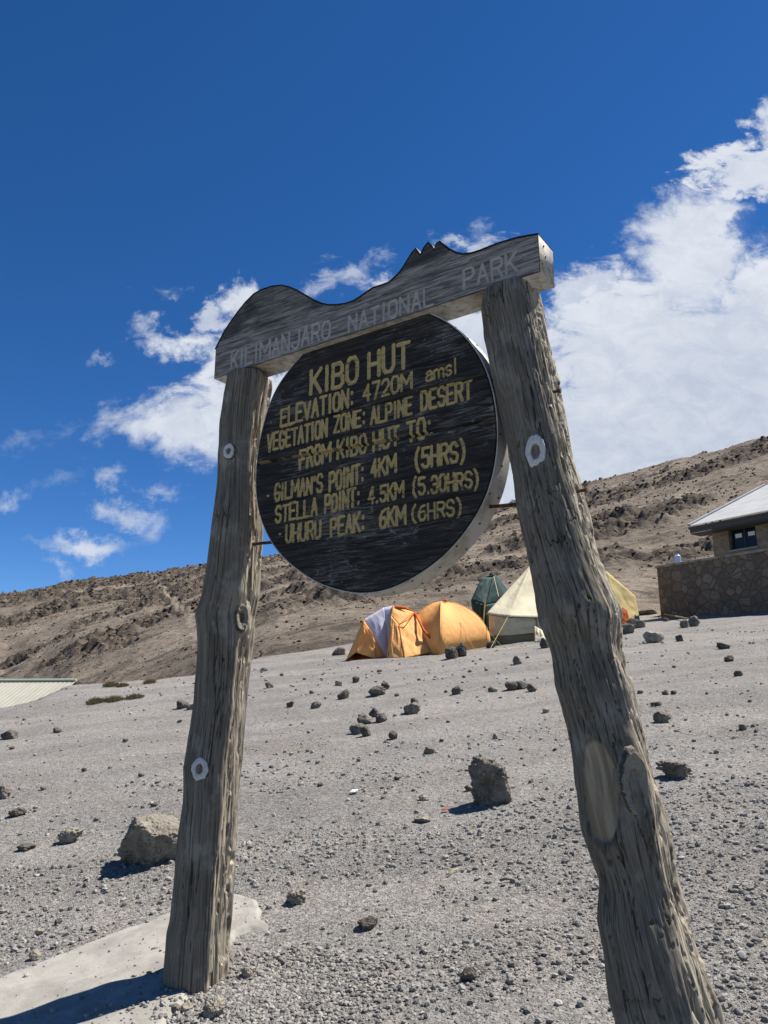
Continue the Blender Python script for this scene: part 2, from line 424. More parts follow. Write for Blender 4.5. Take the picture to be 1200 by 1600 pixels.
R_BOUL = rock_material('boulder_rock', (0.165, 0.146, 0.120), (0.300, 0.272, 0.228), 0.8)
R_PALE = rock_material('pale_rock', (0.215, 0.188, 0.150), (0.37, 0.335, 0.275), 0.6)
def tinted(name, c0, c1, b_scale=40):
    m, t, b = material(name)
    tn = t.attr('tint'); P = t.coord('Object')
    c = t.mix(tn, c0, c1)
    n = t.noise(P, b_scale, 3, 0.6)
    c = t.mix(t.step(n, 0.4, 0.7, 0, 0.4), c, tuple(0.5 * v for v in c0))
    t.link(c, b.inputs['Base Color']); b.inputs['Roughness'].default_value = 0.95; b.inputs['Specular IOR Level'].default_value = 0.1
    return m
GRAVEL_MAT = tinted('gravel_stones', (0.150, 0.142, 0.130), (0.36, 0.34, 0.31), 120)
HILLROCK_MAT = tinted('hill_rocks', (0.040, 0.034, 0.028), (0.175, 0.138, 0.102), 4)

def ico(sub):
    bm = bmesh.new(); bmesh.ops.create_icosphere(bm, subdivisions=sub, radius=1.0)
    V = np.array([v.co[:] for v in bm.verts]); Fc = np.array([[v.index for v in f.verts] for f in bm.faces]); bm.free()
    return V, Fc
ICO = {k: ico(k) for k in (1, 2, 3, 4, 5, 6)}
def rock_shape(sub, seed, facets=9, rough=0.12, depth=0.62, planes=None):
    rg = np.random.default_rng(seed); V, Fc = ICO[sub]
    n = rg.normal(size=(facets, 3)); n /= np.linalg.norm(n, axis=1)[:, None]
    h = rg.uniform(depth, 1.0, facets)
    if planes is not None:
        pn = np.array([q[:3] for q in planes], float); pn /= np.linalg.norm(pn, axis=1)[:, None]; n = np.concatenate([n, pn]); h = np.concatenate([h, [q[3] for q in planes]])
    d = V @ n.T
    rad = np.min(np.where(d > 0.05, h[None] / np.maximum(d, 0.05), 9), 1); rad = np.minimum(rad, 1.08)
    nz = (fbm3(V[:, 0] * 2.2 + seed, V[:, 1] * 2.2, V[:, 2] * 2.2, 3, seed) - 0.5) * 2
    fz = (fbm3(V[:, 0] * 7 + seed, V[:, 1] * 7, V[:, 2] * 7, 4, seed + 9, 0.6) - 0.5) * 2
    k = 1 + rough * 1.5 * nz + rough * 0.9 * fz
    if sub >= 4:
        pits = np.abs(2 * fbm3(V[:, 0] * 5 + seed, V[:, 1] * 5, V[:, 2] * 5, 4, seed + 3, 0.62) - 1); k = k - rough * 0.55 * (1 - sstep(pits, 0.0, 0.22))
        f2 = fbm3(V[:, 0] * 19, V[:, 1] * 19 + seed, V[:, 2] * 19, 3, seed + 6, 0.6) - .5; k = k + rough * 0.35 * f2
    return V * (rad * k)[:, None], Fc

# scattered loose stones: one mesh from many small solids
def scatter(name, pos, size, mat, label, cat, squash=(0.55, 0.95), seed=1, tint=None, sub=1, sink=0.25):
    rg = np.random.default_rng(seed); N = len(pos)
    shapes = [rock_shape(sub, seed * 31 + k, 7, 0.10, 0.6)[0] for k in range(14)]; Fc = ICO[sub][1]
    S = np.array(shapes)[rg.integers(0, 14, N)]                     # N,v,3
    a = rg.uniform(0, 2 * math.pi, N); ca, sa = np.cos(a), np.sin(a)
    sc = np.column_stack([rg.uniform(0.75, 1.25, N), rg.uniform(0.75, 1.1, N), rg.uniform(*squash, N)]) * size[:, None]
    S = S * sc[:, None, :]
    tilt = rg.normal(0, 0.35, N)[:, None]
    y2 = S[:, :, 1] * np.cos(tilt) - S[:, :, 2] * np.sin(tilt); z2 = S[:, :, 1] * np.sin(tilt) + S[:, :, 2] * np.cos(tilt)
    x3 = S[:, :, 0] * ca[:, None] - y2 * sa[:, None]; y3 = S[:, :, 0] * sa[:, None] + y2 * ca[:, None]
    V = np.stack([x3, y3, z2], -1) + pos[:, None, :]; V[:, :, 2] += (sc[:, 2] * (1 - 2 * sink))[:, None] * 0.6
    nv = S.shape[1]
    faces = (Fc[None] + (np.arange(N) * nv)[:, None, None]).reshape(-1, 3)
    tn = rg.uniform(0, 1, N) ** 1.3 if tint is None else tint
    o = mesh_np(name, V.reshape(-1, 3), faces, mat, None, False, {'tint': np.repeat(tn, nv)})
    return tag(o, label, cat, kind='stuff')

# gravel: many stones close to the camera, fewer and larger farther away
def gravel():
    P = []; S = []
    rg = np.random.default_rng(101); n = 420000
    a = rg.uniform(-0.58, 0.58, n); r = 1.9 * (21.0 / 1.9) ** (rg.uniform(0, 1, n) ** 1.45)
    x, y = r * np.sin(a), r * np.cos(a)
    d = 0.55 * fbm2(x * 0.75, y * 1.0, 4, 103) + 0.45 * fbm2(x * 2.6 + 7, y * 3.4, 3, 109)
    d = d + 0.10 * sstep(x, 0.8, 2.2) * sstep(y, 3.0, 4.2) * (1 - sstep(y, 5.2, 6.6))
    far = sstep(r, 4.5, 9.5)
    keep = rg.uniform(0, 1, n) < (0.08 + 0.50 * sstep(d, 0.42 + 0.05 * far, 0.60)) * (1 - 0.82 * far)
    x, y, r = x[keep], y[keep], r[keep]
    u = rg.uniform(0, 1, len(x))
    P.append(np.column_stack([x, y])); S.append((0.0013 + 0.0019 * u + 0.010 * u ** 16) * (0.85 + 0.15 * r))
    # thick gravel round the foot of the left post and to the lower middle
    rg = np.random.default_rng(105)
    c = on_ground(400, 1560); n = 9000
    x = c[0] + rg.normal(0, 0.24, n); y = c[1] + rg.normal(0, 0.16, n)
    P.append(np.column_stack([x, y])); S.append(0.004 + 0.010 * rg.uniform(0, 1, n) ** 2)
    P = np.concatenate(P); S = np.concatenate(S)
    z = terrain(P[:, 0], P[:, 1])[0]
    # the concrete apron stays nearly clear
    ap = apron_height(P[:, 0], P[:, 1])
    keep = (ap < 0.002) | (np.random.default_rng(5).uniform(0, 1, len(P)) < 0.13)
    z = z + np.maximum(ap, 0)
    P, S, z = P[keep], S[keep], z[keep]
    scatter('gravel', np.column_stack([P, z]), S, GRAVEL_MAT, 'loose grey gravel strewn over the slope', 'gravel', seed=3)

# ------------------------------------------------------------------ concrete apron
AP_PX = [(-160, 1618), (0, 1532), (130, 1480), (270, 1430), (362, 1400), (404, 1411), (418, 1450), (372, 1462), (330, 1500), (285, 1575), (200, 1690), (-160, 1800)]
AP = np.array([on_ground(*p)[:2] for p in AP_PX])
def poly_sd(x, y, Pg):
    """signed distance, positive inside"""
    d = np.full(x.shape, 1e9); ins = np.zeros(x.shape, bool); n = len(Pg)
    for i in range(n):
        a = Pg[i]; b = Pg[(i + 1) % n]; e = b - a
        t = np.clip(((x - a[0]) * e[0] + (y - a[1]) * e[1]) / (e @ e), 0, 1)
        d = np.minimum(d, np.hypot(x - a[0] - t * e[0], y - a[1] - t * e[1]))
        cr = ((a[1] > y) != (b[1] > y)) & (x < (b[0] - a[0]) * (y - a[1]) / (b[1] - a[1] + 1e-12) + a[0]); ins ^= cr
    return np.where(ins, d, -d)
def apron_height(x, y):
    sd = poly_sd(np.asarray(x, float), np.asarray(y, float), AP) + (fbm2(x * 9, y * 9, 4, 61) - 0.5) * 0.07
    return np.clip(sstep(sd, -0.012, 0.03) * 0.034 - 0.012, -0.02, 0.03)
def build_apron():
    lo = AP.min(0) - 0.05; hi = AP.max(0) + 0.05
    xs = np.arange(lo[0], hi[0], 0.008); ys = np.arange(lo[1], hi[1], 0.008)
    X, Y = np.meshgrid(xs, ys); x, y = X.ravel(), Y.ravel()
    z = terrain(x, y)[0] + apron_height(x, y) + (fbm2(x * 5, y * 5, 3, 66) - .5) * 0.004
    Fq = grid_faces(len(ys), len(xs)); sd = poly_sd(x, y, AP)
    Fq = Fq[(sd[Fq] > -0.06).all(1)]; used, inv = np.unique(Fq, return_inverse=True)
    V = np.column_stack([x, y, z])[used]; Ft = inv.reshape(Fq.shape)
    n = len(V); B = V.copy(); B[:, 2] -= 0.06                       # a real slab: underside as well
    m, t, b = material('pale_cement'); P = t.coord('Object')
    c = t.mix(t.step(t.noise(P, 5, 8, 0.7, 0.4), 0.35, 0.65), (0.225, 0.212, 0.188), (0.315, 0.300, 0.268))
    c = t.mix(t.step(t.noise(P, 40, 4, 0.7), 0.55, 0.75, 0, 0.5), c, (0.19, 0.18, 0.165))
    t.link(c, b.inputs['Base Color']); b.inputs['Roughness'].default_value = 0.92
    t.link(t.bump(t.noise(P, 70, 4, 0.7), 0.4, 0.006), b.inputs['Normal'])
    org = on_ground(200, 1530)
    o = mesh_np('concrete_apron', np.concatenate([V, B]), [Ft, Ft[:, ::-1] + n], m, None, True, origin=org)
    tag(o, 'pale cement apron on the gravel around the foot of the left sign post', 'concrete apron')
build_apron()
gravel()

# ------------------------------------------------------------------ rocks on the hill (uncountable)
def hill_rocks():
    rg = np.random.default_rng(77); n = 150000
    a = rg.uniform(-0.60, 0.60, n); r = rg.uniform(20, 185, n) ** 1.0
    x, y = r * np.sin(a), r * np.cos(a)
    z, hl, rk = terrain(x, y)
    cl = fbm2(x * 0.16, y * 0.16, 3, 88)
    p = hl * (0.06 + 0.18 * sstep(cl, 0.48, 0.66) + 0.24 * rk)
    k = (rg.uniform(0, 1, n) < p) & (r < f_ridge(a) + 4) & (hl > 0.85) & (trail_weight(x, y) < 0.2)
    x, y, z, rk, r = x[k], y[k], z[k], rk[k], r[k]
    s = (0.03 + 0.16 * rg.uniform(0, 1, len(x)) ** 3.5) * (0.35 + 0.65 * np.clip(r / 90, 0, 1.3)) * (1 + 0.5 * rk)
    scatter('hill_rocks', np.column_stack([x, y, z]), s, HILLROCK_MAT, 'dark lava rocks and low scrub dotted over the brown hillside', 'rocks', (0.5, 0.9), 4, rg.uniform(0, 1, len(x)))
hill_rocks()

# ================================================================== THE SIGN
SA = math.radians(34.5)
SR = np.array([math.cos(SA), -math.sin(SA), 0.0])      # along the sign to its right end (towards the camera)
SN = np.array([math.sin(SA), math.cos(SA), 0.0])       # into the sign, away from the camera
_p = at_y(310, 1555, 3.4); SP0 = np.array([_p[0], _p[1], 0.0])
def sw(s, z, o):                                        # sign coordinates -> world
    s, z, o = np.broadcast_arrays(np.asarray(s, float), np.asarray(z, float), np.asarray(o, float))
    return SP0 + s[..., None] * SR + o[..., None] * SN + z[..., None] * np.array([0, 0, 1.0])
def sp(px, py, o=0.0):                                  # photo pixel -> (s, z) on the plane at depth o
    q = on_plane(px, py, SP0 + o * SN, SN); d = q - SP0
    return np.array([d @ SR, q[2]])
BEAM_T = 0.135; DISC_O = 0.03; DISC_T = 0.105; POST_O = 0.075
_mid = sw(0.85, 0, POST_O)
sign = thing('wooden_sign', 'weathered timber trail sign with round black board hung between two gnarled log posts', 'sign', (_mid[0], _mid[1], H(_mid[0], _mid[1])))

# ---- header beam with the mountain outline
HB = (300, 340, 2.0)
HD_TOP = [(337, 546), (344, 532), (352, 517), (362, 502), (372, 488), (384, 473), (397, 460), (410, 453), (425, 448), (440, 446.5), (452, 449), (464, 454), (478, 462), (490, 469), (502, 474.5), (513, 477), (526, 477), (540, 475),
          (552, 471), (562, 465), (572, 458), (584, 450), (597, 446), (608, 442), (617, 434), (625, 426), (632, 416), (638, 406), (645, 395), (650, 389), (654, 395), (658, 398.5), (663, 388), (669, 379.5), (674, 384), (679, 390.5), (683, 381), (687, 378),
          (693, 383), (702, 390), (714, 396), (724, 398), (738, 396), (752, 391.5), (768, 385), (785, 379), (805, 373), (825, 369), (839.5, 367)]
HD_BOT = [(844, 421), (700, 470), (560, 518), (430, 561), (338, 594)]
zb = np.mean([sp(*p)[1] for p in HD_BOT])

# ---- posts: gnarled logs, outlines measured on the photograph
def wood_post_material(name, tone, st=1.0):
    m, t, b = material(name)
    g = t.attr('gr', 'Vector'); P = t.coord('Object')
    fib = t.noise(t.mapv(g, (20, 20, 1.5 * st)), 2.0, 8, 0.68, 0.5)
    broad = t.noise(t.mapv(g, (3, 3, 1.1 * st)), 1.0, 6, 0.65, 0.5)
    crack = t.noise(t.mapv(g, (9, 9, 0.9 * st)), 2.0, 5, 0.65, 0.8)
    c = t.mix(t.step(fib, 0.34, 0.66), tuple(v * tone for v in (0.125, 0.107, 0.082)), tuple(v * tone for v in (0.335, 0.293, 0.230)))
    c = t.mix(t.step(broad, 0.45, 0.72, 0, 0.6), c, tuple(v * tone for v in (0.195, 0.152, 0.110)))
    c = t.mix(t.step(t.noise(P, 7, 6, 0.65), 0.50, 0.68, 0, 0.65), c, tuple(v * tone for v in (0.40, 0.365, 0.30)))
    c = t.mix(t.step(t.noise(t.mapv(g, (3.5, 3.5, 3.0)), 1.0, 6, 0.68, 0.4), 0.54, 0.66, 0, 0.6), c, (0.085, 0.072, 0.056))
    c = t.mix(t.step(crack, 0.34, 0.43, 0.8, 0.0), c, (0.050, 0.042, 0.032))
    c = t.mix(t.attr('deep'), c, (0.050, 0.042, 0.032))
    er_sunlit = t.attr('torn')  # eroded side; its colour is also lightened to paint the sunlit strip
    ec_sunlit = t.mix(t.step(t.noise(t.mapv(g, (11, 11, 6)), 1.6, 6, 0.7), 0.36, 0.60), (0.10, 0.085, 0.062), (0.52, 0.455, 0.345))
    c = t.mix(t.math('MULTIPLY', er_sunlit, 0.85), c, ec_sunlit)
    bare = t.attr('bare')
    bc = t.mix(t.step(t.noise(t.mapv(g, (3, 3, 2.2)), 1.5, 7, 0.65), 0.35, 0.65), (0.20, 0.158, 0.106), (0.37, 0.30, 0.205))
    c = t.mix(bare, c, bc)
    t.link(c, b.inputs['Base Color']); b.inputs['Roughness'].default_value = 0.9; b.inputs['Specular IOR Level'].default_value = 0.15
    hh = t.math('ADD', t.math('MULTIPLY', fib, 0.7), t.math('MULTIPLY', t.step(crack, 0.33, 0.46), 0.6))
    nb = t.math('SUBTRACT', 1.0, t.math('MULTIPLY', bare, 0.8))
    bb = t.N.new('ShaderNodeBump'); t.link(hh, bb.inputs['Height']); bb.inputs['Distance'].default_value = 0.007
    t.link(t.math('MULTIPLY', nb, 0.8), bb.inputs['Strength'])
    t.link(bb.outputs[0], b.inputs['Normal'])
    return m
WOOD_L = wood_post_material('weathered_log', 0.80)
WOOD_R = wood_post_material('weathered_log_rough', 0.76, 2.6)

def post_axis(rows):
    """rows: (y, left px, right px) -> heights, centre s, radius along the post"""
    out = []
    for y, l, r in rows:
        c = sp((l + r) / 2, y, POST_O); a = sp(l, y, POST_O); b = sp(r, y, POST_O)
        # half width perpendicular to the line of sight
        q = sw(c[0], c[1], POST_O); dist = np.linalg.norm(q[:2]); rad = (r - l) / 2 / F * (q @ np.array([0, CP, SP])) * 0.985
        out.append((c[1], c[0], rad))
    out.sort(); return np.array(out)
def make_post(rows, mat, label, knots, scars, seed, rough, z_lo):
    A = post_axis(rows)
    zt = zb - 0.006; nz, na = 800, 260
    z = np.linspace(z_lo, zt, nz)
    ext = z < A[0, 0]
    cs = np.interp(z, A[:, 0], A[:, 1]); ra = np.interp(z, A[:, 0], A[:, 2])
    sl = (A[3, 1] - A[0, 1]) / (A[3, 0] - A[0, 0]); cs = np.where(ext, A[0, 1] + (z - A[0, 0]) * sl, cs)
    # smooth the measured outline a little
    ker = np.hanning(15); ker /= ker.sum()
    def sm(v): return np.convolve(np.pad(v, 7, 'edge'), ker, 'valid')
    cs, ra = sm(cs), sm(ra)
    ph = np.linspace(0, 2 * math.pi, na, endpoint=False)
    PH, Z = np.meshgrid(ph, z); CS = np.repeat(cs[:, None], na, 1); RA = np.repeat(ra[:, None], na, 1)
    tw = PH + 0.22 * (Z - z_lo)
    cx, cy = np.cos(tw), np.sin(tw)
    kz = 1.0 if rough < 1 else 1.9
    lump = (fbm3(cx * 1.2 + seed, cy * 1.2, Z * 2.2, 3, seed) - 0.5) * 2
    mid = fbm3(cx * 2.4 + seed, cy * 2.4, Z * 3.2 * kz, 4, seed + 33, 0.55) - 0.5
    fib = np.abs(2 * fbm3(cx * 6.5 + seed, cy * 6.5, Z * 1.6 * kz, 3, seed + 5) - 1)
    fine = fbm3(cx * 17 + seed, cy * 17, Z * 5.0 * kz, 3, seed + 8) - 0.5
    chip = fbm3(cx * 4 + 9, cy * 4 + seed, Z * 9, 4, seed + 12)
    gm = sstep(fbm3(cx * 1.6 + 2 + seed, cy * 1.6, Z * 2.6, 3, seed + 31), 0.40, 0.62)
    ck = np.abs(2 * fbm3(cx * 2.6 + 3 + seed, cy * 2.6, Z * 0.9 * kz + 0.5 * mid, 4, seed + 17) - 1)
    cross = np.abs(2 * fbm3(cx * 1.3 + seed, cy * 1.3, Z * 7 + 1.2 * mid, 3, seed + 51) - 1)
    # the weather side (right) has lost its outer layer: pitted, wrinkled wood, its sunlit strip painted pale, with a ragged border
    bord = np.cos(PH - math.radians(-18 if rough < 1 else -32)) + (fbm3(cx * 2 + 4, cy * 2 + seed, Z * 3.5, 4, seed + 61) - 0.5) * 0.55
    er_sunlit = sstep(bord, 0.70, 0.80)
    groove = -0.0030 * (1 - sstep(fib, 0.0, 0.12)) * gm - 0.0085 * er_sunlit * (1 - sstep(fib, 0.0, 0.30))
    crack = -0.010 * (1 - sstep(ck, 0.0, 0.022)) * sstep(gm, 0.0, 0.5) - 0.006 * (rough > 1) * (1 - sstep(cross, 0.0, 0.018)) * sstep(chip, 0.5, 0.6)
    pit = -0.012 * er_sunlit * (1 - sstep(chip, 0.36, 0.46))
    torn = pit - 0.006 * er_sunlit + er_sunlit * 0.006 * (fbm3(cx * 9 + seed, cy * 9, Z * 14, 3, seed + 41) - 0.5)
    # face towards the camera of each ring, for knots and scars
    bare = np.zeros_like(Z); deep = 0.85 * (1 - sstep(ck, 0.0, 0.020)) * sstep(gm, 0.0, 0.5) + 0.7 * (rough > 1) * (1 - sstep(cross, 0.0, 0.016)) * sstep(chip, 0.5, 0.6); deep = np.clip(deep + 0.8 * er_sunlit * (1 - sstep(chip, 0.34, 0.42)), 0, 1)
    wx, wy = CS * SR[0] + SP0[0] + POST_O * SN[0], CS * SR[1] + SP0[1] + POST_O * SN[1]
    disp = lump * 0.011 * rough + mid * 0.016 * rough + groove + crack + fine * 0.0035 + torn
    # radius is world-oriented: ph measured from +X towards +Y
    def hit(px, py):
        # direction angle on the post where the pixel's ray meets the trunk
        c = None; r_ = ray(px, py); q = sp(px, py, POST_O); zz = q[1]
        cc = np.interp(zz, z, cs); rd = np.interp(zz, z, ra)
        ctr = sw(cc, zz, POST_O)[:2]; k = np.linalg.norm(ctr) / np.linalg.norm(r_[:2])
        d = r_[:2] / np.linalg.norm(r_[:2]); per = np.array([d[1], -d[0]])
        t_ = np.clip((d * np.dot(ctr, d) - ctr) @ per, -0.97 * rd, 0.97 * rd); f_ = -math.sqrt(max(rd * rd - t_ * t_, 0))
        p = ctr + per * t_ + d * f_
        zz = r_[2] * (np.dot(p, d) / np.linalg.norm(r_[:2]))
        return math.atan2(p[1] - ctr[1], p[0] - ctr[0]), zz, rd, ctr, p
    for px, py, wpx, hpx, bump, _ in knots:
        a0, z0, rd, ctr, p = hit(px, py); sc = np.linalg.norm(p) / F
        da = (PH - a0 + math.pi) % (2 * math.pi) - math.pi
        e = np.sqrt((da * rd / (wpx * sc * 0.75)) ** 2 + ((Z - z0) / (hpx * sc * 0.75)) ** 2)
        disp += bump * np.exp(-(e ** 2)); disp *= 1 - 0.75 * np.exp(-(e / 0.8) ** 4)
        disp += bump * 0.75 * np.exp(-(e / 0.8) ** 4) ; deep *= 1 - np.exp(-(e / 0.9) ** 4)
    for px, py, wpx, hpx, tilt in scars:
        a0, z0, rd, ctr, p = hit(px, py); sc = np.linalg.norm(p) / F
        da = ((PH - a0 + math.pi) % (2 * math.pi) - math.pi) * rd; dz = Z - z0; da = da - tilt * dz
        e = np.sqrt((np.abs(da) / (wpx * sc / 2)) ** 2.4 + (np.abs(dz) / (hpx * sc / 2)) ** 2.4) ** (1 / 1.2) ** 1 + (chip - 0.5) * 0.18
        mk = 1 - sstep(e, 0.92, 1.02)
        bare = np.maximum(bare, mk); deep *= 1 - mk
        disp = disp * (1 - 0.85 * mk) - 0.010 * mk + 0.007 * np.exp(-((e - 1.14) / 0.12) ** 2); deep = np.clip(deep + 0.3 * np.exp(-((e - 1.03) / 0.06) ** 2), 0, 1)
    fa = math.radians(-20 if rough < 1 else -34); cosf = np.maximum(np.cos(PH - fa), 0.2)
    RA = np.minimum(RA * 1.035, RA * 1.035 * ((0.80 if rough < 1 else 0.87) + 0.10 * (fbm3(cx * .8 + seed, cy * .8, Z * 2.4, 3, seed + 71) - .5)) / cosf)
    R = RA + disp
    X = wx + R * np.cos(PH); Y = wy + R * np.sin(PH)
    V = np.stack([X, Y, Z], -1).reshape(-1, 3)
    top = np.array([[wx[-1, 0], wy[-1, 0], zt]]); nv = len(V)
    Fc = grid_faces(nz, na, True)
    cap = np.array([[(nz - 1) * na + j, (nz - 1) * na + (j + 1) % na, nv] for j in range(na)])
    gr = np.stack([cx, cy, Z], -1).reshape(-1, 3)
    V = np.concatenate([V, top]); gr = np.concatenate([gr, [[0, 0, zt]]])
    o = mesh_np('post', V, [Fc, cap], mat, sign, True, {'gr': gr, 'bare': np.append(bare.ravel(), 0), 'deep': np.append(deep.ravel(), 0), 'torn': np.append((er_sunlit * (1 - bare)).ravel(), 0)})
    o['label'] = label
    # the sawn knots: each a raised stub with growth rings
    for px, py, wpx, hpx, bump, kind in knots:
        a0, z0, rd, ctr, p = hit(px, py); sc = np.linalg.norm(p) / F
        nrm = np.array([math.cos(a0), math.sin(a0), 0.0]); view = -np.array([p[0], p[1], 0]) / np.linalg.norm(p[:2])
        nrm = nrm * 0.6 + view * 0.4; nrm /= np.linalg.norm(nrm)
        tx = np.cross((0, 0, 1.0), nrm); tz = np.array([0, 0, 1.0])
        nr_, np_ = 22, 64; rr_ = np.linspace(0, 1.25, nr_); pp = np.linspace(0, 2 * math.pi, np_, endpoint=False)
        RRk, PPk = np.meshgrid(rr_, pp, indexing='ij')
        wob = 1 + 0.10 * (fbm2(np.cos(PPk) * 2 + px, np.sin(PPk) * 2, 3, 5) - 0.5) * 2
        if kind == 'white': prof = np.interp(RRk, [0, .3, .42, .55, .85, 1.0, 1.25], [.002, .002, .010, .015, .012, .004, -.03])
        else: prof = np.interp(RRk, [0, .25, .4, .7, .9, 1.0, 1.25], [-.014, -.010, .004, .010, .014, .006, -.03])
        prof = prof * (wpx / 30.0) ** 0.5 + (fbm2(RRk * 4 * np.cos(PPk) + px, RRk * 4 * np.sin(PPk), 4, 6) - .5) * 0.009
        base = np.array([ctr[0], ctr[1], z0]) + nrm * (rd + bump * 1.05 - (0.006 if kind != 'white' else 0.004))
        Vk = base + (RRk * wob * np.cos(PPk) * wpx * sc / 2)[..., None] * tx + (RRk * wob * np.sin(PPk) * hpx * sc / 2)[..., None] * tz + prof[..., None] * nrm
        k = mesh_np('knot', Vk.reshape(-1, 3), grid_faces(nr_, np_, True), KNOT_W if kind == 'white' else KNOT_N, o, True, {'rad': (RRk + 0.10 * (wob - 1)).ravel()})
        k['label'] = 'sawn knot ringed with white paint' if kind == 'white' else 'bare grey knot with a hollow heart'
    return o
def knot_material(name, ring, core):
    m, t, b = material(name); r = t.attr('rad'); P = t.coord('Object')
    r2 = t.math('ADD', r, t.math('MULTIPLY', t.math('SUBTRACT', t.noise(P, 60, 4, 0.7), 0.5), 0.35))
    c = t.mix(t.step(r2, 0.34, 0.46), core, ring)
    wv_ = t.math('SINE', t.math('MULTIPLY', r2, 46.0)); c = t.mix(t.step(wv_, 0.2, 0.9, 0, 0.35), c, tuple(v * 0.55 for v in ring))
    c = t.mix(t.step(r2, 0.90, 0.97), c, (0.055, 0.046, 0.035))
    c = t.mix(t.step(r2, 1.02, 1.10), c, (0.20, 0.172, 0.132))
    c = t.mix(t.step(t.noise(P, 90, 3, 0.7), 0.5, 0.75, 0, 0.5), c, tuple(v * 0.5 for v in ring))
    t.link(c, b.inputs['Base Color']); t.link(t.bump(t.noise(P, 120, 4, 0.7), 0.5, 0.006), b.inputs['Normal'])
    return m
KNOT_W = knot_material('white_ringed_knot', (0.60, 0.585, 0.55), (0.17, 0.165, 0.16))
KNOT_N = knot_material('bare_knot', (0.25, 0.218, 0.17), (0.17, 0.10, 0.055))
L_ROWS = [(575, 361, 424), (600, 356, 426), (620, 352, 423), (661, 346, 418), (700, 344, 413), (762, 341, 410), (800, 336, 413), (830, 332, 413), (880, 326, 409.5), (910, 321, 408),
          (931, 317, 407), (952, 310, 402), (963, 307, 400), (980, 310, 399), (1000, 312, 398), (1050, 310, 392), (1100, 306, 387), (1200, 289, 378), (1250, 287, 375), (1300, 281, 371),
          (1350, 277, 368), (1390, 273, 364), (1435, 269, 362), (1455, 263.5, 361), (1500, 260, 360), (1540, 256, 359), (1570, 254, 359)]
R_ROWS = [(424, 757, 838), (438, 758, 840), (478, 752.5, 851), (530, 761, 862), (600, 774, 876), (660, 788, 887), (720, 799, 899), (782, 807, 917), (855, 821, 936), (900, 831, 950), (927, 838, 962),
          (950, 841, 974), (968, 844, 977), (990, 850, 975), (1010, 858, 975), (1040, 863, 982), (1072, 866, 992), (1130, 884, 1005), (1194, 897, 1021), (1250, 903, 1035), (1297, 909, 1047), (1340, 924, 1053),
          (1380, 938, 1061), (1437, 936, 1080), (1500, 947, 1100), (1560, 957, 1119), (1600, 967, 1134), (1640, 975, 1146)]
zl = H(SP0[0], SP0[1])
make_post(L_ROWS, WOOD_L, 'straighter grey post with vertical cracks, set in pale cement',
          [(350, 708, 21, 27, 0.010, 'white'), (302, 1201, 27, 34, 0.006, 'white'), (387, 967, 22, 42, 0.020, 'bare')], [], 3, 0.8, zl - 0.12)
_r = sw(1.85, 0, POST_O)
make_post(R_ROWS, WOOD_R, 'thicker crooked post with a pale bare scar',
          [(832, 708, 34, 60, 0.008, 'white'), (1003, 1222, 38, 92, 0.018, 'bare')], [(937, 1238, 56, 138, 0.10)], 8, 1.25, H(_r[0], _r[1]) - 0.15)

